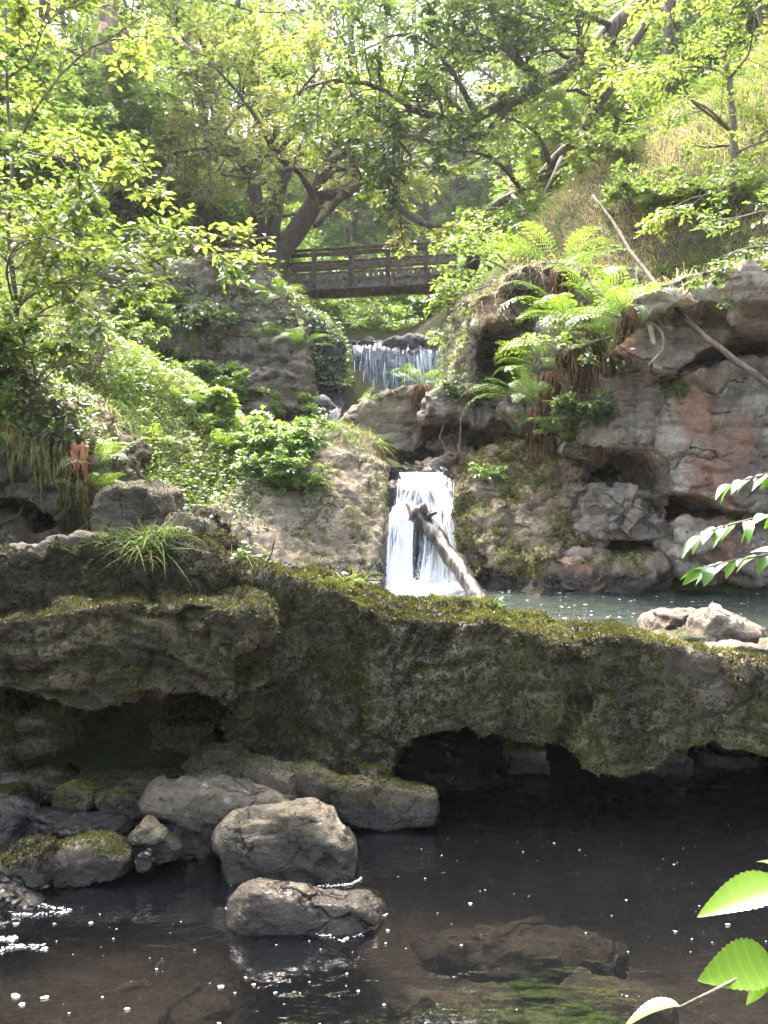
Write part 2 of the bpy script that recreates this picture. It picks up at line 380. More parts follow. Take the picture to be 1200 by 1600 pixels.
ledge_main = rock('rock_ledge', [
    prism([(335,872),(420,885),(480,902),(560,912),(612,930),(660,950),(690,1000),(668,1100),(630,1150),(603,1215),(470,1200),(375,1195),(385,1100),(395,1000),(345,945)], 4.60, 1.7, 0.06, 0.20, bdrop=0.5),
    prism([(385,1150),(612,1150),(606,1225),(520,1250),(395,1250)], 4.45, 0.8, 0.05, 0.06),
    prism([(520,905),(612,930),(690,936),(760,938),(830,953),(875,968),(918,990),(908,1080),(880,1130),(860,1157),(800,1152),(740,1132),(660,1136),(600,1160),(560,1120),(545,1000)], 4.52, 1.75, 0.16, 0.30, bdrop=0.45),
    prism([(870,975),(960,974),(1010,988),(1100,1018),(1200,1030),(1500,1020),(1900,980),(1900,1170),(1450,1172),(1200,1165),(1140,1150),(1020,1157),(998,1192),(940,1202),(890,1190),(862,1150),(885,1080)], 4.46, 1.8, 0.06, 0.28, bdrop=0.32),
    prism([(560,1040),(1900,1040),(1900,1190),(560,1190)], 5.9, 0.2, 0.0, 0.05),
    prism([(560,1226),(700,1222),(900,1232),(1300,1226),(1900,1230),(1900,1300),(560,1300)], 4.62, 0.5, 0.0, 0.05),
    prism([(790,1160),(860,1168),(870,1250),(790,1250)], 4.9, 0.5, 0.06, 0.05),
    prism([(1090,1170),(1180,1180),(1200,1250),(1095,1250)], 5.0, 0.5, 0.06, 0.05),
    prism([(1010,1170),(1082,1175),(1088,1215),(1012,1228)], 4.85, 0.4, 0.05, 0.04),
    prism([(640,1190),(700,1188),(702,1250),(640,1262)], 5.0, 0.4, 0.05, 0.04), prism([(706,1195),(760,1198),(762,1255),(706,1258)], 5.02, 0.4, 0.05, 0.04)],
    0.017, 9, M_LEDGE2, 4, amp=0.055, cell=(0.9,0.9,0.7), blk=0.018, crack=0.05, fine=0.024, facet=0.025,
    label='long moss grown rock ledge, undercut by black hollows, curving down to the pale boulders', cat='rock ledge')

# ---- boulders and slabs in the lower pool, at the foot of the ledge
def stone(outline, Y, thick, seed, mat, label, vox=0.013, **kw):
    a = dict(amp=0.022, cell=(0.34,0.34,0.24), blk=0.005, crack=0.006, fine=0.006, facet=0.020); a.update(kw)
    sm = a.pop('sm', 3)
    return rock('boulder', [prism(outline, Y, thick, kw.get('inset', 0.16), thick*0.22, 0.85, bdrop=thick*max(0, min(o[1] for o in outline)-HZ)/FPX*0.95)], vox, seed, mat, sm, label=label, cat='boulder', **{k: v for k, v in a.items() if k not in ('inset', 'sm')})
stone([(240,1222),(300,1213),(345,1214),(400,1228),(432,1240),(448,1256),(430,1290),(345,1312),(336,1345),(280,1345),(248,1300),(214,1256)], 3.80, 0.42, 21, M_BOULD, 'angular boulder capped with pale lichen, resting behind the large rounded boulder in the pool', blk=0.02)
stone([(336,1295),(368,1266),(420,1262),(490,1247),(515,1262),(526,1292),(552,1322),(558,1400),(500,1410),(420,1408),(352,1400),(344,1352),(331,1322)], 3.55, 0.40, 22, M_BOULD, 'large rounded brown boulder standing in the pool behind the low wet rock')
stone([(352,1420),(372,1386),(402,1369),(455,1378),(522,1386),(572,1391),(600,1418),(597,1462),(530,1490),(482,1478),(468,1455),(400,1455),(352,1450)], 3.14, 0.42, 23, M_LOW, 'low wet rock with a notch, lapped by white foam, foremost in the pool', fine=0.005, blk=0.004, amp=0.018, facet=0.012, crack=0.006, sm=6)
stone([(230,1273),(262,1295),(290,1322),(280,1352),(215,1355),(197,1322)], 3.6, 0.3, 24, M_BOULD, 'small pointed pale grey rock with a sharp peak beside the lichen capped boulder', blk=0.02)
stone([(78,1318),(130,1302),(166,1304),(196,1320),(213,1346),(192,1375),(120,1392),(80,1385)], 3.5, 0.35, 25, M_MOSSB, 'dark green mossy rock at the water edge left of the small pointed rock')
stone([(-60,1350),(0,1340),(48,1315),(78,1318),(84,1370),(40,1410),(-60,1420)], 3.42, 0.4, 26, M_MOSSB, 'grey green rock cut by the left edge of the photo, at the water line')
stone([(288,1208),(330,1190),(370,1179),(420,1184),(467,1205),(467,1262),(440,1270),(300,1265)], 4.02, 0.55, 27, M_MOSSB, 'moss topped slab directly behind the lichen capped boulder')
stone([(442,1192),(490,1191),(532,1214),(528,1238),(512,1268),(460,1268)], 4.12, 0.4, 28, M_MOSSB, 'squat brown mossy block between the moss topped slab and the flat slab')
stone([(514,1216),(600,1214),(682,1233),(684,1285),(600,1290),(516,1285)], 4.08, 0.35, 29, M_MOSSB, 'long flat slab at the mouth of the black hollow, water along its foot', inset=0.06, amp=0.012, blk=0.008, facet=0.015, fine=0.006)
stone([(120,1205),(230,1200),(310,1210),(320,1250),(240,1262),(130,1258)], 4.3, 0.5, 30, M_MOSSB, 'low green mossy slab in the shade under the overhanging ledge')
stone([(-80,1275),(0,1258),(60,1258),(140,1272),(220,1285),(225,1312),(120,1318),(-80,1340)], 3.85, 0.5, 31, M_WETB, 'flat wet dark rock bed stained black, at the left under the ledge', blk=0.03, crack=0.03)
stone([(84,1232),(118,1222),(150,1235),(152,1262),(100,1268),(82,1258)], 4.02, 0.25, 32, M_MOSSB, 'fist sized green stone on the wet dark rock bed')
stone([(-10,1232),(18,1228),(24,1252),(10,1266),(-12,1264)], 3.95, 0.2, 33, M_MOSSB, 'small mossy stone at the far left under the overhang')
stone([(150,1240),(205,1232),(250,1246),(248,1275),(180,1284),(148,1270)], 4.0, 0.3, 34, M_MOSSB, 'flat green stone beside the lichen capped boulder, in shade')
stone([(0,1205),(60,1200),(130,1215),(140,1245),(40,1252),(-30,1250)], 4.25, 0.5, 35, M_MOSSB, 'broad mossy slab at the foot of the hollow under the overhang')
stone([(330,1165),(372,1162),(380,1190),(300,1202),(276,1196)], 4.1, 0.4, 36, M_MOSSB, 'slanting slab leaning in the hollow above the moss topped slab')
stone([(560,1195),(598,1190),(612,1212),(590,1222),(556,1218)], 4.18, 0.2, 37, M_MOSSB, 'small brown stone at the foot of the bulging mossy face')
stone([(215,1330),(236,1324),(244,1345),(230,1362),(212,1360)], 3.5, 0.1, 38, M_WETB, 'fist sized wet black stone with a foam fringe below the pointed rock', vox=0.008, amp=0.015, blk=0.006)
stone([(-60,1385),(0,1380),(40,1395),(70,1412),(20,1428),(-60,1440)], 3.3, 0.25, 39, M_WETB, 'low black wet stone with foam around it at the left edge')

stone([(-340,1270),(-220,1235),(-110,1240),(-80,1300),(-120,1345),(-330,1350)], 3.9, 0.6, 40, M_MOSSB, 'broad mossy boulder under the overhang, beyond the photo edge')
stone([(-560,1250),(-430,1215),(-340,1230),(-330,1330),(-560,1340)], 4.2, 0.7, 36, M_MOSSB, 'large brown boulder under the overhang, farthest from the falls')
# ---- stones lying under the water of the lower pool
for k_, (x_, y_, rx, ry, lab) in enumerate([(-.62,3.02,.20,.14,'submerged flat stone just left of the low wet rock'),(-1.05,3.25,.26,.16,'broad submerged slab between the mossy stone and the low wet rock'),(.30,3.2,.24,.13,'large dark submerged stone right of the low wet rock'),
    (.85,3.05,.2,.12,'submerged brown stone in the middle of the lower pool'),(-.55,2.72,.26,.12,'long submerged slab below the low wet rock'),(1.25,2.9,.25,.12,'submerged slab towards the twig with serrated leaves'),(.1,2.66,.22,.11,'submerged stone in front of the large dark one'),(-1.35,2.85,.3,.16,'submerged stone below the foam at the photo edge'),(.6,3.6,.4,.2,'submerged boulder before the black hollow')]):
    an = np.arange(9)*2*math.pi/9; rr_ = 1+.22*np.sin(an*2+k_)+.12*np.cos(an*3+2*k_)
    z_ = -.25-.05*(k_ % 3); tp = [(x_+rx*c*r, y_+ry*s*r, z_) for c, s, r in zip(np.cos(an), np.sin(an), rr_)]
    vt = np.array(tp); vb = vt*np.array([1,1,0])+np.array([0,0,-.62]); cc = vt.mean(0); vt2 = cc+(vt-cc)*.72+np.array([0,0,.05])
    v_ = np.concatenate([vt2, vt, vb]); f_ = [(i, (i+1) % 9, 9+(i+1) % 9, 9+i) for i in range(9)]+[(9+i, 9+(i+1) % 9, 18+(i+1) % 9, 18+i) for i in range(9)]
    rock('boulder', [(v_, [list(range(9)), list(range(18,27))[::-1]], f_)], .016, 300+k_, M_BED, 3, label=lab, cat='boulder', amp=.02, cell=(.3,.3,.2), blk=.008, crack=.01, fine=.006, facet=.03)
# ---- boulders on top of the ledge, beside the upper pool
def topstone(outline, Y, thick, seed, mat, label, **kw):
    a = dict(amp=0.014, cell=(0.36,0.36,0.26), blk=0.006, crack=0.006, fine=0.006, facet=0.035); a.update(kw)
    return rock('boulder', [prism(outline, Y, thick, 0.2, thick*0.3, 0.85, bdrop=thick*max(0, min(o[1] for o in outline)-HZ)/FPX*0.95)], 0.014, seed, mat, 5, label=label, cat='boulder', **a)
topstone([(1022,990),(1025,968),(1035,953),(1065,950),(1095,953),(1105,990),(1090,1015),(1030,1010)], 5.2, 0.45, 41, M_PALE, 'rounded pale grey boulder on the ledge, left of the pointed boulder')
topstone([(1068,1000),(1080,965),(1100,948),(1115,950),(1150,970),(1175,985),(1194,1012),(1190,1030),(1075,1020)], 4.95, 0.5, 42, M_PALE, 'pointed grey brown boulder with a mossy crest on the ledge by the upper pool')
topstone([(1155,985),(1178,975),(1190,988),(1194,1015),(1160,1015)], 5.4, 0.25, 43, M_PALE, 'small red brown boulder peeping out behind the pointed boulder')
topstone([(1100,1008),(1150,998),(1230,1005),(1240,1045),(1140,1042),(1095,1030)], 4.55, 0.4, 44, M_GREY, 'flat grey stone lying in front of the pointed boulder')
topstone([(1040,990),(1070,984),(1100,1000),(1098,1018),(1050,1015)], 4.8, 0.3, 45, M_GREY, 'low mossy stone in front of the rounded pale boulder')
topstone([(1095,1022),(1125,1015),(1140,1030),(1130,1044),(1098,1042)], 4.3, 0.2, 46, M_PALE, 'small pinkish stone at the front edge of the ledge')
topstone([(830,955),(862,955),(876,968),(862,982),(826,975)], 4.6, 0.25, 47, M_GREY, 'small flat stone on the ledge right of the yellow moss')
topstone([(-10,868),(20,852),(55,850),(66,866),(50,888),(-8,890)], 4.35, 0.3, 48, M_GREY, 'bare grey stone on top of the mossy ledge, cut by the left edge')
topstone([(52,862),(74,840),(96,838),(104,852),(90,872),(58,874)], 4.4, 0.25, 49, M_GREY, 'second small grey stone on the stepped ledge, right of the bare one')
topstone([(100,840),(116,828),(150,831),(156,846),(130,858),(102,856)], 4.5, 0.25, 50, M_GREY, 'flat grey stone on the stepped ledge below the splintered orange wood')
topstone([(245,838),(262,828),(290,832),(300,850),(270,860),(246,856)], 4.6, 0.25, 51, M_GREY, 'grey stone half hidden behind the grass tuft on the ledge')
topstone([(150,800),(160,770),(175,760),(240,757),(260,770),(264,800),(262,845),(150,848)], 5.6, 0.7, 52, M_MOSSB, 'blocky boulder with a bright mossy rim behind the stepped ledge')
topstone([(262,830),(268,806),(290,794),(318,800),(338,820),(342,860),(262,862)], 5.3, 0.5, 53, M_MOSSB, 'low mossy boulder with dandelion clocks before it, behind the ledge')
topstone([(325,835),(350,838),(366,850),(362,872),(322,872)], 5.0, 0.3, 54, M_MOSSB, 'small mossy stone where the stepped ledge meets the bulging face')

# ---- big slab beside the lower fall, and the rock bed under the water
slab = rock('rock_slab', [
    prism([(250,860,8.0),(330,800,8.1),(400,745,8.6),(440,692,9.0),(475,664,9.3),(535,660,9.6),(590,690,9.6),(609,724,9.3),(608,800,8.9),(602,930,8.3),(480,935,7.9),(340,935,7.8),(250,930,7.9)], 8.6, 2.2, 0.06, 0.18)],
    0.026, 61, M_SLAB, 3, amp=0.09, cell=(1.3,1.3,0.8), blk=0.02, crack=0.035, facet=0.03, fine=0.03,
    label='huge brown slanting rock slab with bare top, left of the lower waterfall', cat='rock slab')
mid = rock('rock_slab', [
    prism([(530,660),(545,642),(562,628),(600,612),(640,602),(665,606),(668,650),(664,700),(645,722),(575,690)], 11.0, 1.8, 0.08, 0.15)],
    0.034, 62, M_SLAB, 4, amp=0.08, cell=(0.6,0.6,0.4), blk=0.035, crack=0.04, fine=0.02,
    label='cracked mossy boulder below the upper waterfall, a fern growing on its top', cat='boulder')
bed = rock('stream_bed', [
    prism([(560,756),(640,752),(760,756),(760,945),(560,945)], 9.35, 1.3, 0.0, 0.1),
    prism([(590,728),(700,728),(722,760),(590,760)], 10.4, 1.6, 0.0, 0.1)],
    0.034, 63, M_UPWET, 3, amp=0.10, cell=(0.5,0.5,0.4), blk=0.05, crack=0.04, fine=0.02, kind='structure')

# ---- cliffs (bedrock: the terrain of the gorge)
cliff_right = rock('cliff', [
    prism([(880,470),(1000,475),(1200,440),(1650,380),(1650,960),(800,960),(760,760),(880,660)], 9.7, 2.4, 0.0, 0.1),
    prism([(1042,612),(1062,580),(1120,566),(1200,552),(1650,520),(1650,800),(1200,806),(1130,796),(1090,770),(1050,768),(1030,700)], 7.8, 2.0, 0.01, 0.06),
    prism([(1055,845),(1062,822),(1110,806),(1200,812),(1650,800),(1650,900),(1200,906),(1052,900)], 7.95, 1.8, 0.02, 0.08),
    prism([(1052,818),(1075,808),(1104,836),(1094,868),(1062,862)], 7.75, 0.8, 0.12, 0.08),
    prism([(958,548),(985,520),(1010,500),(1060,488),(1130,512),(1140,530),(1100,545),(1050,585),(1000,570)], 7.6, 1.9, 0.03, 0.08),
    prism([(985,470),(1060,425),(1200,398),(1650,330),(1650,505),(1200,505),(1150,500),(1100,480),(1060,476),(1010,492)], 7.3, 2.6, 0.02, 0.10),
    prism([(1130,430),(1200,420),(1650,400),(1650,470),(1200,468),(1150,470)], 6.95, 2.6, 0.03, 0.08),
    prism([(902,702),(918,640),(940,592),(975,575),(1030,585),(1046,640),(1036,712),(960,712)], 8.05, 1.7, 0.03, 0.07),
    prism([(918,640),(1000,600),(1056,620),(1050,700),(1040,760),(1030,700)], 8.6, 1.2, 0.0, 0.06),
    prism([(905,772),(960,748),(1045,762),(1042,860),(1000,850),(940,850),(900,830)], 8.35, 1.6, 0.04, 0.08),
    prism([(872,505),(985,488),(978,575),(935,645),(882,625)], 8.45, 1.3, 0.10, 0.16),
    prism([(925,760),(1000,752),(1010,800),(985,838),(945,835)], 8.15, 1.0, 0.08, 0.08),
    prism([(830,862),(905,858),(985,872),(1045,868),(1045,935),(830,935)], 8.3, 1.4, 0.04, 0.08)],
    0.026, 71, M_CLIFF, 2, amp=0.015, cell=(1.2,1.2,0.6), blk=0.035, crack=0.07, fine=0.012, facet=0.07, kind='structure')
buttress = rock('cliff', [
    prism([(722,850,8.5),(716,765,9.0),(742,722,9.3),(800,690,9.4),(860,650,9.5),(905,690,9.2),(925,800,8.6),(905,940,8.15),(740,940,8.5)], 9.0, 1.8, 0.08, 0.16),
    prism([(737,722),(742,706),(770,700),(808,704),(800,735),(745,740)], 9.2, 0.8, 0.1, 0.08),
    prism([(820,868),(870,860),(960,890),(1045,870),(1050,940),(820,940)], 8.05, 1.0, 0.05, 0.1),
    prism([(650,905),(740,890),(830,890),(830,945),(650,945)], 8.75, 0.8, 0.03, 0.08)],
    0.026, 72, M_BUTT, 2, amp=0.10, cell=(0.6,0.6,0.45), blk=0.06, crack=0.07, facet=0.09, fine=0.03, kind='structure')
tower = rock('cliff', [
    prism([(742,462),(775,455),(842,470),(836,500),(760,507),(742,520)], 9.2, 2.0, 0.03, 0.06),
    prism([(790,432),(850,405),(1000,415),(990,480),(900,500),(858,500),(846,462),(792,458)], 9.0, 2.2, 0.03, 0.08),
    prism([(738,500),(752,506),(746,560),(752,612),(730,600)], 9.4, 2.0, 0.05, 0.06),
    prism([(735,470),(900,470),(900,660),(735,660)], 11.2, 1.2, 0.0, 0.1),
    prism([(836,498),(900,480),(900,700),(862,690),(840,640),(828,560)], 9.2, 2.2, 0.04, 0.08),
    prism([(668,618),(700,598),(740,588),(800,606),(818,640),(800,658),(760,662),(700,650),(664,648)], 9.75, 2.4, 0.05, 0.10),
    prism([(786,640),(800,602),(846,590),(852,690),(806,664)], 9.35, 1.4, 0.1, 0.08),
    prism([(640,610),(870,610),(870,760),(640,760)], 12.6, 1.2, 0.0, 0.1),
    prism([(700,500),(742,470),(742,640),(700,640)], 13.4, 1.5, 0.03, 0.1),
    prism([(672,718),(740,704),(820,712),(820,760),(660,760)], 10.2, 2.2, 0.03, 0.1)],
    0.026, 73, M_CLIFF, 2, amp=0.02, cell=(0.9,0.9,0.5), blk=0.045, crack=0.07, fine=0.012, facet=0.11, kind='structure')
cliff_left = rock('cliff', [
    prism([(-500,430),(-50,440),(170,418),(300,402),(400,402),(448,440),(470,500),(482,560),(476,650),(300,670),(-500,670)], 13.0, 3.0, 0.0, 0.2),
    prism([(290,560),(380,570),(470,585),(480,612),(460,640),(300,640)], 12.5, 1.2, 0.03, 0.1),
    prism([(300,470),(345,465),(352,520),(320,560),(220,560),(215,520)], 12.7, 1.2, 0.05, 0.1)],
    0.04, 74, M_GREY, 2, amp=0.16, cell=(1.5,1.5,0.26), blk=0.10, crack=0.15, facet=0.03, fine=0.03, rot=-0.12, kind='structure')
M_NEARC = mat_rock('brown_mossy_near_rock', ((0.05,0.036,0.022),(0.105,0.08,0.05),(0.19,0.15,0.10)), moss=0.55, lich=0.1, streak=0.5, mosscol=((0.06,0.055,0.018),(0.13,0.12,0.03)))
fall_rock = rock('cliff', [
    prism([(440,470),(495,500),(536,534),(538,640),(560,700),(430,700)], 14.4, 3.4, 0.04, 0.2),
    prism([(530,533),(740,531),(750,690),(530,690)], 16.35, 1.8, 0.0, 0.15),
    prism([(440,640),(500,622),(548,640),(565,700),(440,710)], 12.8, 1.8, 0.05, 0.15),
    prism([(706,530),(770,515),(780,660),(712,660)], 15.2, 2.2, 0.03, 0.15)],
    0.05, 75, M_UPWET, 3, amp=0.14, cell=(0.8,0.8,0.4), blk=0.08, crack=0.06, fine=0.03, kind='structure')
cliff_near = rock('cliff', [
    prism([(-900,540),(-100,580),(0,590),(60,600),(120,635),(146,690),(142,770),(108,832),(60,795),(0,785),(-900,800)], 6.2, 1.8, 0.03, 0.15),
    prism([(-900,760),(150,760),(150,900),(-900,900)], 7.1, 0.9, 0.0, 0.08),
    prism([(-900,800),(20,800),(34,840),(30,900),(-900,900)], 6.0, 0.9, 0.03, 0.08),
    prism([(60,830),(90,815),(110,850),(100,880),(60,880)], 6.3, 0.6, 0.1, 0.08)],
    0.026, 76, M_NEARC, 2, amp=0.12, cell=(0.4,0.5,0.7), blk=0.07, crack=0.08, fine=0.03, kind='structure')
# ------------------------------------------------------------------ ground: one sheet through control points
_G = np.array([
 (-8,-9,.5),(0,-9,.3),(8,-9,.5),(-5,0,.35),(0,0,.12),(5,0,.4),(0,1.0,-.05),(-4,1.8,.1),(0,2.5,-.42),(2,3,-.55),(-2,2.8,-.25),(3.5,2.8,-.5),(-1,4.2,-.05),(1,4.4,-.5),(3,4.4,-.5),(-3,4.4,.05),
 (-5.5,4,.9),(6.5,3.5,.8),(0,5.3,.2),(3,5.3,.2),(0.4,6.5,.05),(3,6.5,.05),(5,6.5,.1),(1,8.2,.15),(3,8.0,.2),(5.5,7.4,.4),(7.5,6,2.2),(9,4,3),
 (-1.4,6.2,.7),(-2.6,6.4,1.05),(-1.8,7.8,1.2),(-.95,8.6,0.9),(-2.3,9.3,2.85),(-1.1,9.6,2.0),(-3.1,10,3.2),(-3.3,8.0,2.7),(-4.6,7.2,3.0),(-6.5,8,4.6),(-9.5,9,7),(-15,10,11),(-8,3,2.5),(-14,2,6),
 (-5,13.2,5.6),(-5,15.5,6.2),(-2,15.8,5.7),(-3,11.8,2.9),(-1.4,12,1.9),(-1.6,14.5,2.4),
 (-8,19,9.2),(-12,20,13),(-21,26,20),(-5.5,22,7.8),(-3.3,22.3,7.15),(-10,28,12),(-5,30,9),
 (2.3,21.2,7.0),(1.7,13.4,4.9),(2.3,11.3,4.3),(2.95,10.5,4.1),(4.0,10.1,4.3),(1.3,10.6,1.4),(1.2,12.3,1.8),(6,9.0,4.8),(2.0,12.2,5.5),(3.0,13,6.5),(4.2,13.6,7.5),(5.4,14,8.4),(6.6,14,9),(9,12,9.5),(12,10,10),(10,15,12),(17,17,18),(8,20,11.5),(5,20,9.3),(3.2,18,7.2),(14,26,17),(4,26,8.2),(21,30,24),
 (1.5,9.7,1.0),(.4,10.3,1.5),(.4,12.3,1.7),(-.7,13.5,2.2),(1.1,13.5,2.2),(.4,15.2,2.4),(.4,17.0,4.62),(0,20,4.9),(0,26,5.6),(-.5,34,6.8),(0,46,12),(0,62,24),(-12,40,15),(11,40,16),(-22,50,28),(22,50,30),(-30,30,28),(32,34,34),(-34,5,20),(34,5,22),(-30,-9,12),(30,-9,13)])
def _rb(a, b): return np.linalg.norm(a[:,None,:]-b[None,:,:], axis=2)
_A = np.zeros((len(_G)+3,)*2); _A[:-3,:-3] = _rb(_G[:,:2], _G[:,:2])-0.12*np.eye(len(_G)); _A[:-3,-3] = 1; _A[:-3,-2:] = _G[:,:2]; _A[-3:,:-3] = _A[:-3,-3:].T
_W = np.linalg.solve(_A, np.concatenate([_G[:,2], np.zeros(3)]))
def gz(x, y, rough=True):
    x = np.atleast_1d(np.asarray(x, float)); y = np.atleast_1d(np.asarray(y, float)); q = np.stack([x, y], 1)
    out = np.empty(len(q))
    for i in range(0, len(q), 20000):
        s = q[i:i+20000]; out[i:i+20000] = _rb(s, _G[:,:2]) @ _W[:-3]+_W[-3]+s @ _W[-2:]
    if rough:
        p = np.stack([x, y, 0*x], 1); a = (0.25+0.75*sstep(6, 16, y)); far = 1-sstep(14, 30, y)
        out = out+a*(0.3*fbm(p*0.35, 2, 91)+far*0.10*fbm(p*1.4, 3, 92))
    return out

def warp_axis(lo, hi, n, c, k):
    t = np.linspace(-1, 1, n); s = np.sinh(k*t)/math.sinh(k)
    return np.where(s < 0, c+s*(c-lo), c+s*(hi-c))
gx = warp_axis(-70, 70, 330, 0.0, 3.2); gy = warp_axis(-30, 110, 400, 9.0, 3.0)
XX, YY = np.meshgrid(gx, gy); ZZ = gz(XX.ravel(), YY.ravel())
_i = np.arange(XX.size).reshape(XX.shape)
GQ = np.stack([_i[:-1,:-1], _i[:-1,1:], _i[1:,1:], _i[1:,:-1]], -1).reshape(-1,4)
def mat_ground():
    k = NT('leafy_earth'); pos = k.n('ShaderNodeNewGeometry').outputs['Position']
    z = k.n('ShaderNodeSeparateXYZ', {0: pos})
    n1 = k.noise(pos, 0.8, 6, 0.6); n2 = k.noise(pos, 9, 6, 0.7); n3 = k.noise(pos, 60, 3, 0.7)
    c = k.ramp(k.math('ADD', k.math('MULTIPLY', n2, .6), k.math('MULTIPLY', n3, .4)), [(0.33, (0.025,0.018,0.011)), (0.5, (0.075,0.055,0.033)), (0.66, (0.15,0.12,0.07))])
    c = k.mix(k.mapr(n1, 0.42, 0.58, 0, 0.75), c, (0.05,0.07,0.016))
    # silt and stones of the pool floor
    st = k.n('ShaderNodeTexVoronoi', {'Vector': k.scalev(pos, (1, 1.6, 1)), 'Scale': 3.4}).outputs
    pc = k.mix(0.5, k.ramp(n2, [(0.3, (0.035,0.031,0.025)), (0.7, (0.13,0.115,0.088))]), k.ramp(st['Distance'], [(0.0, (1.1,1.05,1.0)), (0.45, (0.75,0.74,0.72)), (0.7, (0.35,0.34,0.33))]), 'MULTIPLY')
    pc = k.mix(0.4, pc, (0.05,0.047,0.04))
    wet = k.mapr(z.outputs[2], 0.02, 0.14, 1, 0)
    c = k.mix(wet, c, pc)
    b = k.n('ShaderNodeBump', {'Height': k.math('ADD', n2, k.math('MULTIPLY', n3, .4)), 'Strength': 0.8, 'Distance': 0.06})
    return k.surf(k.n('ShaderNodeBsdfPrincipled', {'Base Color': c, 'Roughness': 0.9, 'Normal': b.outputs[0], 'Specular IOR Level': 0.2}).outputs[0])
ground = props(obj('ground', np.stack([XX.ravel(), YY.ravel(), ZZ], 1), GQ, mat_ground(), origin=(0,0,0)), kind='structure')

# ------------------------------------------------------------------ water
def mat_water(name, tint, bump=0.03, sc=(1.0,1.0,1.0), scale=3.0, turb=None, ior=1.333, r=0.012):
    k = NT(name); pos = k.n('ShaderNodeNewGeometry').outputs['Position']
    h = k.math('ADD', k.noise(k.scalev(pos, sc), scale, 3, 0.5, 0.4), k.math('MULTIPLY', k.noise(k.scalev(pos, sc), scale*4.3, 2, 0.5), 0.25))
    b = k.n('ShaderNodeBump', {'Height': h, 'Strength': 1.0, 'Distance': bump})
    fr = k.n('ShaderNodeFresnel', {'IOR': ior, 'Normal': b.outputs[0]}).outputs[0]
    t = k.n('ShaderNodeBsdfTransparent', {'Color': (*tint, 1)})
    g = k.n('ShaderNodeBsdfGlossy', {'Roughness': r, 'Normal': b.outputs[0], 'Color': (1,1,1,1)})
    t = t if turb is None else k.n('ShaderNodeMixShader', {0: turb[0], 1: t.outputs[0], 2: k.n('ShaderNodeBsdfDiffuse', {'Color': (*turb[1], 1)}).outputs[0]})
    s = k.n('ShaderNodeMixShader', {0: fr, 1: t.outputs[0], 2: g.outputs[0]}).outputs[0]
    return k.surf(s)
def sheet(name, x0, x1, y0, y1, z, nx, ny, mat, amp=0.0, sc=2.0, seed=0, **kw):
    X, Y = np.meshgrid(np.linspace(x0, x1, nx), np.linspace(y0, y1, ny)); p = np.stack([X.ravel(), Y.ravel(), 0*X.ravel()], 1)
    Z = z+amp*fbm(p*sc, 3, seed); i = np.arange(X.size).reshape(X.shape)
    return props(obj(name, np.stack([p[:,0], p[:,1], Z], 1), np.stack([i[:-1,:-1], i[:-1,1:], i[1:,1:], i[1:,:-1]], -1).reshape(-1,4), mat, origin=(0,0,z)), **kw)
M_POOL = mat_water('dark_pool_water', (0.58,0.56,0.51), 0.010, (1.0,2.2,1.0), 2.2, turb=(0.13, (0.014,0.016,0.020)), ior=1.95)
M_UPOOL = mat_water('green_pool_water', (0.42,0.52,0.46), 0.03, (1.0,2.6,1.0), 3.0, r=0.04, turb=(0.55, (0.060,0.078,0.064)), ior=1.45)
sheet('water', -5.2, 6.2, 0.75, 5.3, 0.0, 40, 30, M_POOL, kind='structure')
ZUP = 0.69
sheet('water', -1.2, 7.5, 4.75, 9.6, ZUP, 160, 100, M_UPOOL, 0.012, 2.6, 5, kind='structure')
sheet('water', -1.6, 1.6, 16.3, 30.0, 4.74, 30, 90, M_UPOOL, 0.01, 2.0, 6, kind='structure')
# ------------------------------------------------------------------ leaves, twigs, trees
LEAF_STOPS = [(0.0, (0.055,0.095,0.022)), (0.35, (0.10,0.155,0.032)), (0.65, (0.155,0.21,0.046)), (1.0, (0.235,0.265,0.06))]
M_LEAF = mat_leaf('beech_leaves', LEAF_STOPS, 0.5, 1.35)
M_LEAFN = mat_leaf('near_sprig_leaves', [(0.0, (0.03,0.08,0.010)), (0.5, (0.06,0.13,0.015)), (1.0, (0.10,0.17,0.02))], 0.5, 1.35, 0.09, 0.4)
M_OAK = mat_leaf('oak_leaves', [(0.0, (0.055,0.095,0.024)), (0.4, (0.12,0.165,0.036)), (0.7, (0.19,0.22,0.05)), (1.0, (0.30,0.285,0.07))], 0.5, 1.35)
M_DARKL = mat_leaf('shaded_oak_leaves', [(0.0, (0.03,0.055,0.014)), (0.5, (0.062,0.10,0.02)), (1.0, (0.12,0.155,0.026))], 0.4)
M_FERN = mat_leaf('fern_fronds', [(0.0, (0.06,0.12,0.015)), (0.5, (0.12,0.20,0.024)), (1.0, (0.19,0.26,0.036))], 0.5, 1.5)
M_SHRUB = mat_leaf('shrub_leaves', [(0.0, (0.07,0.14,0.022)), (0.5, (0.14,0.225,0.034)), (1.0, (0.24,0.30,0.055))], 0.45, 1.5)
M_GRASS = mat_leaf('grass_blades', [(0.0, (0.045,0.095,0.014)), (0.5, (0.095,0.155,0.024)), (0.72, (0.16,0.19,0.04)), (0.76, (0.28,0.225,0.12)), (1.0, (0.42,0.34,0.19))], 0.35, 1.2, 0.08)
M_MOSSF = mat_leaf('moss_tufts', [(0.0, (0.025,0.022,0.009)), (0.4, (0.044,0.040,0.013)), (0.7, (0.080,0.081,0.017)), (1.0, (0.17,0.18,0.027))], 0.25, 1.2, 0.03)
M_DEAD = mat_tint('dead_bracken', [(0.0, (0.05,0.026,0.016)), (0.5, (0.12,0.062,0.038)), (1.0, (0.24,0.14,0.085))], 0.9, 0.15)
M_BARK = mat_bark('grey_brown_bark', (0.035,0.029,0.023), (0.13,0.11,0.085), 0.35)
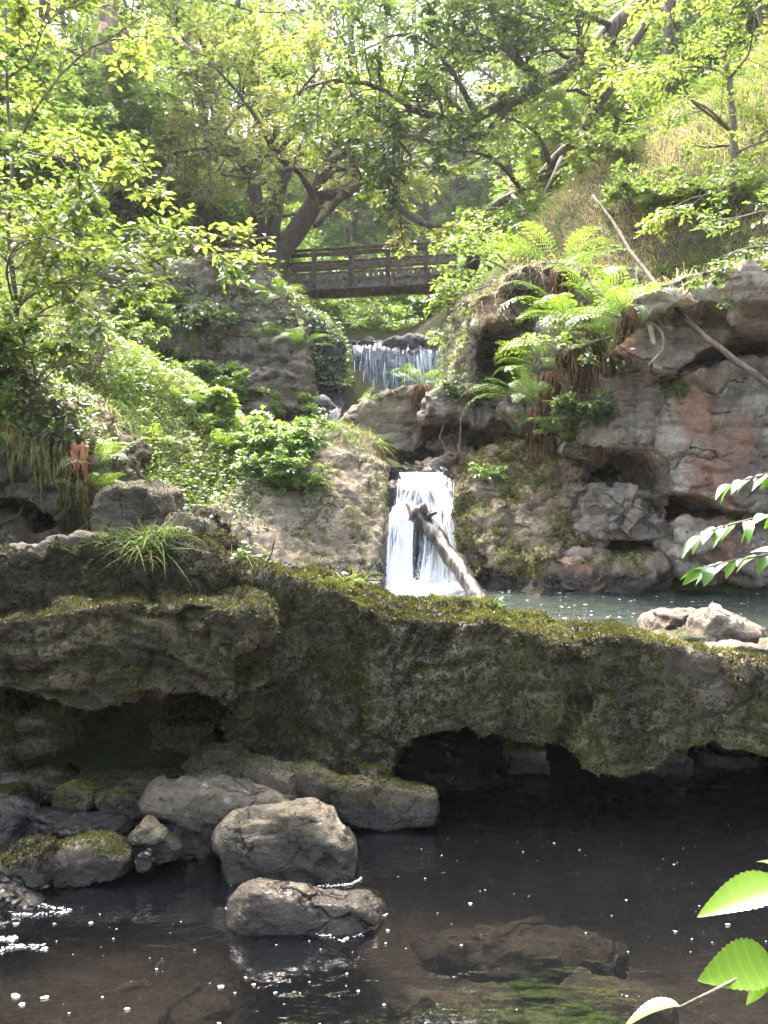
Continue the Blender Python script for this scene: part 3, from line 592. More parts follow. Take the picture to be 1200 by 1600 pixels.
M_OBARK = mat_bark('dark_oak_bark', (0.028,0.022,0.017), (0.105,0.083,0.062), 0.25)
M_PBARK = mat_bark('reddish_pine_bark', (0.09,0.055,0.045), (0.30,0.205,0.165), 0.0, 0.35, 9)
M_TWIG = mat_bark('smooth_young_bark', (0.06,0.05,0.036), (0.17,0.145,0.105), 0.15, 0.5, 20)

def leaf_quads(base, d, nrml, L, W, tint, fold=0.10, mb=None):
    """(K,3) bases, directions and normals -> one folded four point leaf each"""
    d = nrm(d); w = nrm(np.cross(nrml, d)); n2 = np.cross(d, w)
    L = np.asarray(L)[:,None]; W = np.asarray(W)[:,None]
    v = np.stack([base, base+d*L*0.45+w*W*0.5+n2*fold*L, base+d*L, base+d*L*0.45-w*W*0.5+n2*fold*L], 1)
    k = len(base)
    mb.add(v.reshape(-1,3), np.arange(4*k).reshape(k,4), tint)
def leaf_big(base, d, nrml, L, W, tint, mb, droop=0.25, fold=0.12, nrow=8, serr=False):
    """near leaves: pointed oval, two rows of faces folded along the midrib, drooping tip"""
    d = nrm(d); w = nrm(np.cross(nrml, d)); n2 = np.cross(d, w); k = len(base)
    L = np.asarray(L)[:,None]; W = np.asarray(W)[:,None]
    tt = np.linspace(0,1,nrow)
    prof = [(t, max(0.0, math.sin(math.pi*t**0.72)**0.8*(1-0.25*t)*(1.0+(0.09 if (i % 2 and serr) else 0)))) if 0 < i < nrow-1 else (t, 0.0) for i, t in enumerate(tt)]
    rows = []
    for t, pw in prof:
        c = base+d*L*t-n2*droop*L*t*t
        rows += [c-w*W*0.5*pw+n2*fold*W*pw, c, c+w*W*0.5*pw+n2*fold*W*pw]
    v = np.stack(rows, 1).reshape(-1,3); nr = len(prof); F = []
    for i in range(nr-1):
        for j in (0,1): F.append([i*3+j, i*3+j+1, i*3+4+j, i*3+3+j])
    F = np.array(F)[None]+ (np.arange(k)*nr*3)[:,None,None]
    mb.add(v, F.reshape(-1,4), np.repeat(tint, len(prof)*2-2)+(np.tile(np.repeat(np.where(np.arange(len(prof)-1) % 4 == 0, .22, 0), 2), k) if serr else 0))
def twig_leaves(A, B, nper, L, mb, tint0, flat=0.75, jit=0.35, big=False, wr=0.6, spread=0.22, rng=RNG):
    """leaves set alternately along twigs A->B, mostly lying flat"""
    A = np.asarray(A); B = np.asarray(B); K = len(A)
    if not K: return
    t = (np.arange(nper)+0.6)/nper
    d = B-A; ln = np.linalg.norm(d, axis=1, keepdims=True); dd = d/np.maximum(ln,1e-6)
    side = nrm(np.cross(dd, UP)+1e-4)
    base = (A[:,None]+d[:,None]*t[None,:,None]).reshape(-1,3)
    sg = np.tile(np.where(np.arange(nper)%2, 1.0, -1.0), K)[:,None]
    dr = np.repeat(dd, nper, 0)*0.65+np.repeat(side, nper, 0)*sg*0.8+rng.normal(size=(K*nper,3))*jit+np.array([0,0,-0.18])
    nn = UP*flat+rng.normal(size=(K*nper,3))*(1.05-flat)*0.75
    base = base+rng.normal(size=base.shape)*L*spread
    sz = L*rng.uniform(0.65,1.25,K*nper)
    tint = np.clip(np.repeat(tint0, nper)+rng.normal(0,0.13,K*nper), 0, 1) if np.ndim(tint0) else np.clip(tint0+rng.normal(0,0.16,K*nper)+np.repeat(rng.normal(0,0.1,K), nper), 0, 1)
    (leaf_big if big else leaf_quads)(base, dr, nn, sz, sz*wr, tint, mb=mb)

def smooth_path(pts, n=10, wob=0.0, rng=RNG):
    pts = np.asarray(pts, float); m = len(pts)
    t = np.linspace(0, m-1, n); i = np.clip(np.floor(t).astype(int), 0, m-2); f = (t-i)[:,None]
    p0 = pts[np.maximum(i-1,0)]; p1 = pts[i]; p2 = pts[i+1]; p3 = pts[np.minimum(i+2,m-1)]
    q = 0.5*((2*p1)+(p2-p0)*f+(2*p0-5*p1+4*p2-p3)*f*f+(3*p1-p0-3*p2+p3)*f**3)
    if wob:
        j = rng.normal(size=q.shape)*wob; j[0] = 0; q = q+j
    return q
def curve_from(start, d, length, n, wob, up, rng):
    p = [np.asarray(start, float)]; d = np.asarray(d, float)/np.linalg.norm(d)
    for i in range(n):
        d = d+rng.normal(size=3)*wob+np.array([0,0,up]); d /= np.linalg.norm(d)
        p.append(p[-1]+d*length/n)
    return np.array(p)

def grow(limbs, wood, leaf, rng, sub=7, sublen=1.2, twigs=6, twiglen=0.5, nleaf=9, L=0.10, tint=0.5, flat=0.75, start=0.3, subup=-0.01, planar=0.75,
         thin=0.35, tvar=0.1, big=False, subr=0.4, zbias=0.25, twig_sides=3):
    """limbs: list of (path, r0, r1[, leafy]); side branches, twigs and leaves grow from the leafy ones"""
    TA, TB, TT = [], [], []
    for lb in limbs:
        path, r0, r1 = lb[:3]; leafy = lb[3] if len(lb) > 3 else 1.0
        m = len(path); rad = r0+(r1-r0)*np.linspace(0,1,m)**0.8
        wood.tube(path, rad, 8 if r0 > 0.05 else 5, wob=0.06 if r0 > 0.05 else 0.0)
        if leafy <= 0: continue
        ns = max(1, int(round(sub*leafy)))
        for a in range(ns):
            s = start+(1-start)*((a+rng.uniform(0.2,0.9))/ns); x = s*(m-1); i = min(int(x), m-2); p = path[i]+(path[i+1]-path[i])*(x-i)
            ax = path[min(i+1,m-1)]-path[i]; ax = ax/max(np.linalg.norm(ax),1e-6)
            h = rng.normal(size=3); h[2] = h[2]*(1-planar)+zbias*(1-planar); h = h-ax*np.dot(h,ax); h /= max(np.linalg.norm(h),1e-6)
            if np.ndim(sublen): ln = rng.uniform(*sublen)
            else: ln = sublen*rng.uniform(0.6,1.2)
            ln *= (1.15-0.6*s)
            b = curve_from(p, ax*0.55+h, ln, 5, 0.16, subup, rng)
            rb = max(0.006, min(rad[i]*subr, 0.05))
            wood.tube(b, np.linspace(rb, rb*0.3, 6), 4)
            tt = np.clip(tint+rng.normal(0, tvar), 0, 1)
            for c in range(twigs):
                u = 0.2+0.8*(c+rng.uniform(0,1))/twigs; x = u*5; j = min(int(x), 4); q = b[j]+(b[j+1]-b[j])*(x-j)
                bx = b[j+1]-b[j]; bx = bx/max(np.linalg.norm(bx),1e-6)
                sd = np.cross(bx, UP)*(1 if c % 2 else -1)+rng.normal(size=3)*np.array([.35,.35,.35*(1.2-planar)])
                td = bx*0.7+sd*0.8+np.array([0,0,-0.08]); td = td/max(np.linalg.norm(td),1e-6)
                e = q+td*twiglen*rng.uniform(0.6,1.2)*(1.15-0.5*u)
                TA.append(q); TB.append(e); TT.append(tt)
                if twig_sides: wood.tube(np.array([q, (q+e)/2+rng.normal(size=3)*0.02*twiglen, e]), np.array([rb*thin, rb*thin*0.7, rb*thin*0.3])+0.0015, twig_sides, cap=False)
            TA.append(b[3]); TB.append(b[5]+(b[5]-b[3])*0.3); TT.append(tt)
    if TA: twig_leaves(np.array(TA), np.array(TB), nleaf, L, leaf, np.array(TT), flat, big=big, rng=rng)

def tree(name, label, limbs, seed, wmat, lmat, cat='tree', group=None, origin=None, **kw):
    rng = np.random.default_rng(seed); wood, leaf = MB(), MB()
    grow(limbs, wood, leaf, rng, **kw)
    org = np.asarray(limbs[0][0][0] if origin is None else origin, float)
    e = empty(name, org, label, cat, group)
    wood.build('trunk', wmat, parent=e, origin=org); leaf.build('crown', lmat, parent=e, origin=org, smooth=False)
    for ch in e.children: ch.location = (0,0,0)
    return e

# ------------------------------------------------------------------ woodland prototypes (copied over the slopes)
def proto_tree(seed, H, R, base, nl, lmat, wmat, label, lean=0.0, L=0.17, sub=6, tw=6, nleaf=8, tint=0.5, r0=0.2, name='broadleaf_tree', group='trees of the wood'):
    rng = np.random.default_rng(seed)
    trunk = smooth_path([(0,0,-0.8),(rng.normal(0,.2),rng.normal(0,.2),H*0.33),(lean*H*0.4+rng.normal(0,.4),rng.normal(0,.4),H*0.68),(lean*H+rng.normal(0,.5),rng.normal(0,.5),H)], 12, 0.03, rng)
    limbs = [(trunk, r0, 0.04, 0.0)]
    for i in range(nl):
        s = base+(1-base)*(i+rng.uniform(0,.8))/nl; x = s*11; j = min(int(x),10); p = trunk[j]+(trunk[j+1]-trunk[j])*(x-j)
        an = i*2.4+rng.normal(0,.4); up = rng.uniform(0.05,0.5)+0.5*max(0,s-0.7)
        ln = R*(1.05-0.55*max(0,(s-base)/(1-base))**1.5)*rng.uniform(0.75,1.15)
        limbs.append((curve_from(p, (math.cos(an),math.sin(an),up), ln, 7, 0.12, -0.012, rng), max(0.03,r0*0.42*(1.1-s)), 0.012))
    return tree(name, label, limbs, seed, wmat, lmat, group=group, origin=(0,0,0), sub=sub, sublen=R*0.42, twigs=tw, twiglen=R*0.17, nleaf=nleaf, L=L, tint=tint, start=0.25, twig_sides=0, tvar=0.14)

WOOD_A = 'bright green broadleaf tree standing in the wood on the slopes around the gorge'
protos = [proto_tree(101, 13, 4.2, 0.22, 17, M_LEAF, M_BARK, WOOD_A, tint=0.62),
          proto_tree(102, 11, 3.6, 0.18, 15, M_OAK, M_BARK, WOOD_A, 0.1, tint=0.52, L=0.16),
          proto_tree(103, 15, 4.0, 0.30, 17, M_LEAF, M_BARK, WOOD_A, -0.05, tint=0.42),
          proto_tree(104, 9, 3.4, 0.12, 14, M_LEAF, M_BARK, WOOD_A, 0.05, tint=0.72, L=0.15)]
spots = []
_r = np.random.default_rng(5)
def clear(x, y):
    # keep the stream corridor, bridge and view of the cliffs open
    if y < 24: return abs(x-0.2) > 5.2
    return True
cand = []
for y0 in np.arange(13, 62, 4.4):
    for x0 in np.arange(-34, 35, 4.6):
        x = x0+_r.uniform(-1.4,1.4); y = y0+_r.uniform(-1.4,1.4)
        if abs(x) > 6+y*0.62: continue
        if y < 21 and -7.5 < x < 6.8: continue
        if 21 <= y < 27 and -4.2 < x < 3.8: continue
        if 27 <= y < 43 and -6.5 < x < 6: continue
        if 8 < x < 14 and y < 17: continue
        cand.append((x,y))
first = [True]*4
for n, (x, y) in enumerate(cand):
    k = int(_r.integers(0,4)); pr = protos[k]
    o = pr if first[k] else copy_tree(pr); first[k] = False
    s = _r.uniform(0.8,1.2); o.location = (x, y, gz(x,y)[0]-0.1); o.rotation_euler = (_r.normal(0,.05), _r.normal(0,.05), _r.uniform(0,6.28)); o.scale = (s,s,s*_r.uniform(.9,1.1))

for x, y, q in [(-6.5,45,1.6),(-2.2,49,1.8),(2.2,47,1.7),(-4.5,53,1.9),(0,54,1.9),(6.5,46,1.6),(-10,47,1.6),(5,54,1.9)]:
    o = copy_tree(protos[int(_r.integers(0,3))]); o.location = (x, y, gz(x,y)[0]-.1); o.rotation_euler = (0,0,_r.uniform(0,6.28)); o.scale = (q,q,q)
# the wood goes on behind the camera too
for x, y in [(-9.5,-4),(10.5,-2),(-10.5,2.5),(12,4),(-5,-14),(1,-15),(7,-14),(-12,-9),(13,-8)]:
    o = copy_tree(protos[int(_r.integers(0,4))]); s = _r.uniform(1.0,1.35); o.location = (x, y, gz(x,y)[0]-.1); o.rotation_euler = (0,0,_r.uniform(0,6.28)); o.scale = (s,s,s)
# ------------------------------------------------------------------ surface queries
bpy.context.view_layer.update()
_solid = [bpy.data.objects[n] for n in ROCKS]+[ground]
def hit(px, py, ymin=0.0):
    d = Vector(P(px, py, 1.0))-Vector((0,0,CAMZ)); d.normalize(); best = None
    for o in _solid:
        org = Vector((0,0,CAMZ))-o.location
        ok, loc, n, _ = o.ray_cast(org+d*ymin, d)
        if ok:
            loc = loc+o.location
            if best is None or loc.y < best[0][1]: best = (np.array(loc), np.array(n))
    return best
def topz(x, y, z0=30.0):
    """highest rock or ground under (x, y)"""
    best = -9
    for o in _solid:
        ok, loc, n, _ = o.ray_cast(Vector((x,y,z0))-o.location, Vector((0,0,-1)))
        if ok: best = max(best, loc.z+o.location.z)
    return best
def proj(v):
    return np.stack([CX+FPX*v[:,0]/v[:,1], HZ-FPX*(v[:,2]-CAMZ)/v[:,1]], 1)
def inpoly(p, poly):
    poly = np.array(poly, float); r = np.zeros(len(p), bool); j = len(poly)-1
    for i in range(len(poly)):
        a, b = poly[i], poly[j]
        c = ((a[1] > p[:,1]) != (b[1] > p[:,1])) & (p[:,0] < (b[0]-a[0])*(p[:,1]-a[1])/(b[1]-a[1]+1e-12)+a[0]); r ^= c; j = i
    return r
def sample(co, q, n, mask=None, rng=RNG):
    fn = np.cross(co[q[:,2]]-co[q[:,0]], co[q[:,3]]-co[q[:,1]]); ar = np.linalg.norm(fn, axis=1); no = fn/np.maximum(ar,1e-12)[:,None]
    c = co[q].mean(1); w = ar.copy()
    if mask is not None: w = w*mask(c, no)
    if w.sum() <= 0: return np.zeros((0,3)), np.zeros((0,3))
    i = rng.choice(len(q), n, p=w/w.sum()); u = rng.random((n,2))
    A = co[q[i]]; p = (A[:,0]*(1-u[:,:1])+A[:,1]*u[:,:1])*(1-u[:,1:])+(A[:,3]*(1-u[:,:1])+A[:,2]*u[:,:1])*u[:,1:]
    return p, no[i]

def blades(mb, base, d, L, W, droop, tint, seg=3):
    """curved grass blades"""
    k = len(base); d = nrm(d); w = nrm(np.cross(d, UP)+RNG.normal(size=(k,3))*0.25); L = np.asarray(L)[:,None]; W = np.asarray(W)[:,None]; droop = np.broadcast_to(droop, (k,))[:,None]
    rows = []
    for i in range(seg+1):
        t = i/seg; hor = d*np.array([1,1,0]); c = base+d*L*t+(hor*0.5-UP)*droop*L*t*t
        ww = W*(1-t*0.96)*0.5; rows += [c-w*ww, c+w*ww]
    v = np.stack(rows, 1).reshape(-1,3); F = np.array([[2*i,2*i+1,2*i+3,2*i+2] for i in range(seg)])
    mb.add(v, (F[None]+(np.arange(k)*(seg+1)*2)[:,None,None]).reshape(-1,4), np.repeat(tint, seg))

# ------------------------------------------------------------------ the trees one can tell apart
def L_(pts, Y=None, n=10, wob=0.0, seed=0):
    return smooth_path([P(*p) if len(p) == 3 else P(p[0], p[1], Y) for p in pts], n, wob, np.random.default_rng(seed))
OY = 21.6
oak = [
 (L_([(412,455,OY),(404,392,OY),(401,335,OY),(397,288,OY),(382,258,OY-.4),(372,238,OY-.8)], n=12), .30, .12, 0.3),
 (L_([(397,290,OY),(404,262,OY+.3),(412,225,OY+.5),(420,160,OY+.3),(410,110,OY)], n=9), .13, .03),
 (L_([(424,455,OY-.3),(424,382,OY-.4),(432,325,OY-.5),(441,282,OY-.7),(452,262,OY-.8),(432,240,OY-1.1),(418,215,OY-1.4)], n=13), .24, .07, 0.5),
 (L_([(428,455,OY-.2),(437,396,OY-.2),(462,362,OY-.2),(488,322,OY-.2),(500,292,OY-.3),(511,262,OY-.3)], n=12), .34, .20, 0.0),
 (L_([(499,300,OY-.3),(530,303,OY-.8),(558,297,OY-1.2),(580,284,OY-1.5),(602,297,OY-1.7),(628,328,OY-1.9),(664,350,OY-2.0),(690,352,OY-2.1)], n=14), .19, .06, 0.5),
 (L_([(536,303,OY-.9),(522,320,OY-1.2),(506,338,OY-1.4),(492,352,OY-1.6)], n=6), .11, .07, 0.0),
 (L_([(492,315,OY-.3),(474,278,OY-.8),(458,262,OY-1.2),(446,266,OY-1.5),(415,272,OY-1.8),(380,278,OY-2.0),(345,272,OY-2.1)], n=10), .09, .03, 0.6),
 (L_([(511,262,OY-.3),(505,245,OY-.2),(530,215,OY),(552,160,OY+.4),(566,100,OY+.6)], n=9), .17, .03),
 (L_([(511,262,OY-.3),(545,262,OY-1),(580,255,OY-1.8),(630,262,OY-2.3)], n=8), .12, .03),
 (L_([(511,258,OY-.3),(560,225,OY-.9),(620,185,OY-1.3),(672,160,OY-1.5)], n=8), .12, .03),
 (L_([(372,238,OY-.8),(345,205,OY-1.2),(305,180,OY-1.6),(262,168,OY-1.8)], n=8), .11, .03),
 (L_([(380,255,OY-.5),(350,240,OY-1.6),(310,232,OY-2.4),(270,240,OY-2.8)], n=7), .08, .02),
 (L_([(418,215,OY-1.4),(388,165,OY-1.9),(350,120,OY-2.2),(320,92,OY-2.3)], n=8), .07, .02),
 (L_([(424,220,OY-1.4),(455,165,OY-2.2),(480,130,OY-2.8),(500,105,OY-3)], n=8), .07, .02),
 (L_([(432,240,OY-1.1),(470,200,OY-2.0),(520,175,OY-2.8),(560,165,OY-3.2)], n=8), .07, .02)]
tree('oak_tree', 'gnarled multi stemmed oak at the end of the footbridge, a bare limb above the rail', oak, 11, M_OBARK, M_OAK,
     sub=13, sublen=(1.0,2.0), twigs=9, twiglen=0.55, nleaf=13, L=0.135, tint=0.62, flat=0.72, start=0.25, planar=0.72, tvar=0.13)

BY = 15.5
big = [
 (np.array([[7.9,16.6,8.8],[7.6,16.3,11.0],[6.9,16.0,12.6]]+[list(P(1080,-90,15.8))]), .27, .20, 0.0),
 (L_([(1080,-90,15.8),(1010,-2,15.6),(960,42,15.5),(905,92,15.3),(850,132,15.2),(800,160,15.0),(745,183,14.9),(690,187,14.8),(645,172,14.8),(603,192,14.7),(570,172,14.6)], n=24, wob=0.03), .18, .05, 1.7),
 (L_([(800,160,15.0),(760,205,14.8),(700,222,14.6),(640,212,14.5),(600,215,14.3),(585,225,14.2)], n=10, wob=.03), .07, .025),
 (L_([(690,187,14.8),(650,215,14.6),(620,210,14.4),(640,240,14.3),(636,262,14.3)], n=9, wob=.03), .05, .02, .7),
 (L_([(850,132,15.2),(810,95,15.0),(790,50,14.8),(800,5,14.7),(770,-40,14.6)], n=9, wob=.05), .09, .03),
 (L_([(812,100,15.0),(770,62,14.5),(735,50,14.2),(700,30,14.0),(705,-10,13.9)], n=9, wob=.05), .06, .02),
 (L_([(745,183,14.9),(715,130,14.4),(700,90,14.1),(660,60,13.8),(600,55,13.6)], n=9, wob=.04), .06, .02),
 (L_([(905,92,15.3),(905,40,14.7),(880,-10,14.3)], n=6), .07, .03),
 (L_([(645,172,14.8),(600,140,14.4),(550,125,14.1),(500,128,13.9),(455,150,13.8)], n=9, wob=.03), .06, .02),
 (L_([(960,42,15.5),(900,20,14.6),(850,30,14.0),(820,20,13.7)], n=7), .06, .02)]
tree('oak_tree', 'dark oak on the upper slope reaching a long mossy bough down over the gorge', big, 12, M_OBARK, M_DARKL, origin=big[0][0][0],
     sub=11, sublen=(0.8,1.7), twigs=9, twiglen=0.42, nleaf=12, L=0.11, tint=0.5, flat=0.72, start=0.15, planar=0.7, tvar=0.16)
lean = [
 (L_([(735,420,17.2),(760,345,16.9),(778,322,16.8),(815,298,16.7),(860,258,16.6),(905,212,16.5),(936,162,16.4),(982,88,16.3),(1015,10,16.2),(1040,-70,16.2)], n=20, wob=.035), .15, .07, .6),
 (L_([(815,298,16.7),(790,265,15.8),(750,240,15.2),(700,235,14.9)], n=8), .06, .02),
 (L_([(860,258,16.6),(840,210,15.9),(800,185,15.3)], n=7), .06, .02),
 (L_([(905,212,16.5),(930,215,15.6),(960,230,15.2),(985,250,15.0)], n=7), .05, .02),
 (L_([(800,305,16.7),(820,330,15.9),(800,345,15.5),(765,350,15.3)], n=7), .05, .02),
 (L_([(936,162,16.4),(900,140,15.5),(870,150,15.0),(830,170,14.7)], n=7), .05, .02),
 (L_([(880,240,16.6),(860,285,15.6),(845,310,15.2),(835,330,15.0)], n=7), .05, .02)]
tree('leaning_tree', 'leaning tree behind the grassy bank, its mossy trunk slanting up beneath the dark oak bough', lean, 13, M_OBARK, M_LEAF,
     sub=8, sublen=(0.8,1.7), twigs=8, twiglen=0.45, nleaf=11, L=0.11, tint=0.5, start=0.15, tvar=0.15)

PY = 18.8
tree('pine_tree', 'tall reddish barked tree with a straight trunk high on the wooded bank', [
 (L_([(146,390,PY),(152,300,PY),(160,200,PY),(166,100,PY),(172,0,PY),(178,-160,PY)], n=14, wob=.02), .27, .19, 0.0),
 (L_([(170,60,PY),(200,48,PY-.4),(225,62,PY-.9),(250,52,PY-1.4),(300,80,PY-2)], n=9, wob=.04), .09, .03, .7),
 (L_([(166,110,PY),(130,90,PY-.8),(95,70,PY-1.5)], n=7), .07, .03, .7),
 (L_([(172,10,PY),(215,-20,PY-.6),(280,-40,PY-1.2)], n=7), .07, .03, .8)], 14, M_PBARK, M_LEAF,
 sub=6, sublen=(0.9,1.6), twigs=7, twiglen=0.5, nleaf=9, L=0.12, tint=0.6)
tree('leaning_tree', 'short thick reddish trunk leaning above roots, left of the tall reddish barked tree', [
 (L_([(60,320,17.5),(82,262,17.3),(105,220,17.2),(128,180,17.1),(150,120,17.0),(165,40,17)], n=12, wob=.03), .24, .13, .3),
 (L_([(82,262,17.3),(115,255,17),(140,262,16.7),(165,240,16.5)], n=8, wob=.05), .10, .03, .4),
 (L_([(150,120,17.0),(200,110,16.5),(260,130,16)], n=7), .06, .02)], 15, M_PBARK, M_LEAF,
 sub=6, sublen=(0.9,1.5), twigs=7, twiglen=0.45, nleaf=9, L=0.12, tint=0.55)
GY = 19.5
tree('dead_tree', 'twisted pale tree with a forked bare trunk above the crown of the gnarled oak', [
 (L_([(345,240,GY+3),(340,180,GY+3),(330,120,GY+3),(325,85,GY+3),(345,55,GY+2.8),(365,30,GY+2.7),(380,-20,GY+2.6)], n=14, wob=.04), .22, .07, .5),
 (L_([(325,95,GY+3),(310,80,GY+2.8),(265,75,GY+2.5),(245,60,GY+2.3)], n=8, wob=.05), .10, .03, .5),
 (L_([(330,100,GY+3),(355,105,GY+2.6),(372,95,GY+2.5),(362,60,GY+2.5)], n=8, wob=.05), .06, .02, .5),
 (L_([(326,85,GY+3),(300,40,GY+2.6),(305,0,GY+2.4),(290,-40,GY+2.2)], n=8, wob=.05), .06, .02, 1)], 16, M_BARK, M_LEAF,
 sub=6, sublen=(0.8,1.5), twigs=7, twiglen=0.5, nleaf=10, L=0.12, tint=0.7)

# ---- young trees close to the water
SY = 5.9
tree('beech_sapling', 'young beech on the near bank, its flat leafy sprays reaching out along the photo edge', [
 (L_([(28,560,6.3),(20,430,SY+.1),(18,300,SY),(16,220,SY),(12,100,SY),(6,-60,SY)], n=14, wob=.008), .022, .010, .8),
 (L_([(20,270,SY),(26,225,SY),(62,165,SY-.1),(108,102,SY-.2),(150,70,SY-.3),(178,58,SY-.35),(230,20,SY-.5)], n=12, wob=.006), .012, .004, .8),
 (L_([(24,500,6.2),(48,410,SY+.1),(64,378,SY),(80,348,SY-.1),(113,333,SY-.2),(150,318,SY-.3),(200,290,SY-.4),(245,268,SY-.5)], n=12, wob=.008), .016, .004, 1.1),
 (L_([(80,348,SY-.1),(78,322,SY-.1),(92,318,SY-.2),(130,262,SY-.3),(180,235,SY-.4)], n=9, wob=.006), .009, .003),
 (L_([(22,490,6.2),(70,428,SY-.1),(112,402,SY-.3),(180,386,SY-.5),(250,383,SY-.7),(315,388,SY-.8),(365,394,SY-.85)], n=14, wob=.014), .011, .002, 2.2),
 (L_([(22,490,6.2),(60,450,SY-.2),(120,440,SY-.5),(180,448,SY-.7),(235,440,SY-.8)], n=9, wob=.006), .012, .003),
 (L_([(24,420,SY),(-20,380,SY-.2),(-80,340,SY-.4)], n=7), .012, .003),
 (L_([(24,530,6.3),(60,490,SY-.1),(110,470,SY-.3),(160,490,SY-.5)], n=8), .010, .003),
 (L_([(20,470,SY),(10,420,SY-.6),(30,380,SY-1.0),(80,370,SY-1.3)], n=8), .010, .003),
 (L_([(16,220,SY),(50,240,SY-.4),(110,250,SY-.7),(160,300,SY-.9)], n=8), .010, .003),
 (L_([(12,120,SY),(50,95,SY-.4),(70,40,SY-.6),(110,10,SY-.7)], n=8), .008, .003)], 31, M_TWIG, M_LEAF,
 sub=7, sublen=(0.25,0.55), twigs=7, twiglen=0.24, nleaf=10, L=0.057, tint=0.6, flat=0.84, start=0.12, planar=0.85, tvar=0.1)
RY = 10.4
tree('young_tree', 'slender young tree on the grassy slope, pale thin branches spreading to one side', [
 (L_([(1180,345,RY),(1165,310,RY),(1150,285,RY),(1147,230,RY),(1142,170,RY),(1138,112,RY),(1122,50,RY),(1105,-20,RY-.1),(1095,-80,RY-.2)], n=16, wob=.008), .075, .025, .8),
 (L_([(1143,207,RY),(1110,180,RY-.2),(1077,150,RY-.4),(1062,92,RY-.5),(1045,20,RY-.6),(1035,-40,RY-.7)], n=10, wob=.01), .022, .007),
 (L_([(1139,122,RY),(1105,104,RY-.3),(1060,106,RY-.6),(1005,104,RY-.9),(960,112,RY-1.1)], n=9, wob=.01), .018, .006),
 (L_([(1147,212,RY),(1110,172,RY-.3),(1060,145,RY-.6),(1015,130,RY-.8)], n=9, wob=.01), .020, .006),
 (L_([(1140,122,RY),(1160,98,RY-.2),(1172,78,RY-.3),(1180,20,RY-.5)], n=7), .022, .008),
 (L_([(1122,50,RY),(1150,10,RY-.3),(1190,-20,RY-.6)], n=7), .02, .008),
 (L_([(1148,240,RY),(1180,225,RY-.4),(1230,210,RY-.8)], n=7), .02, .008),
 (L_([(1110,-10,RY),(1060,-30,RY-.5),(1000,-10,RY-1.0),(950,10,RY-1.3)], n=8), .02, .008),
 (L_([(1150,280,RY),(1120,300,RY-.5),(1080,310,RY-.8),(1040,330,RY-1.0)], n=7), .016, .006)], 32, M_TWIG, M_LEAF,
 sub=7, sublen=(0.4,0.9), twigs=7, twiglen=0.3, nleaf=9, L=0.075, tint=0.62, flat=0.8, start=0.2, planar=0.82)
tree('hanging_branch', 'leafy branch trailing over the dark overhang at the top of the cliff', [
 (L_([(1290,370,7.4),(1230,385,7.2),(1180,385,7.0),(1130,400,6.9),(1095,425,6.85)], n=9, wob=.006), .018, .004),
 (L_([(1290,400,7.4),(1220,410,7.1),(1175,425,6.95),(1150,445,6.9)], n=8, wob=.006), .012, .003),
 (L_([(1290,350,7.6),(1210,330,7.3),(1150,340,7.2),(1080,355,7.1)], n=8, wob=.006), .014, .003)], 33, M_TWIG, M_LEAF, cat='branch',
 sub=6, sublen=(0.15,0.35), twigs=5, twiglen=0.16, nleaf=7, L=0.055, tint=0.45, flat=0.85, planar=0.8)
tree('hanging_branch', 'thin arching branch with small pale leaves among the ferns on the cliff', [
 (L_([(990,512,7.9),(960,525,7.75),(930,533,7.65),(890,545,7.55),(855,538,7.5),(835,528,7.5)], n=10, wob=.006), .010, .003),
 (L_([(985,468,8.1),(950,470,7.9),(925,478,7.8),(880,495,7.7)], n=8, wob=.006), .008, .003)], 34, M_TWIG, M_LEAF, cat='branch',
 sub=6, sublen=(0.12,0.3), twigs=5, twiglen=0.14, nleaf=7, L=0.05, tint=0.55, flat=0.85, planar=0.8)

tree('hanging_branch', 'leafy branch spilling from the corner of the bank in front of the bridge end', [
 (L_([(795,425,10.3),(760,405,10.1),(730,412,9.9),(700,430,9.8),(688,455,9.75)], n=9, wob=.01), .016, .004),
 (L_([(775,445,10.3),(735,455,10.0),(705,480,9.9),(685,515,9.85)], n=8, wob=.01), .014, .004),
 (L_([(790,410,10.4),(755,378,10.3),(725,372,10.2),(700,385,10.1)], n=8, wob=.01), .014, .004)], 35, M_TWIG, M_LEAF, cat='branch',
 sub=7, sublen=(0.25,0.5), twigs=6, twiglen=0.22, nleaf=8, L=0.07, tint=0.6, flat=0.8, start=0.2, planar=0.7)
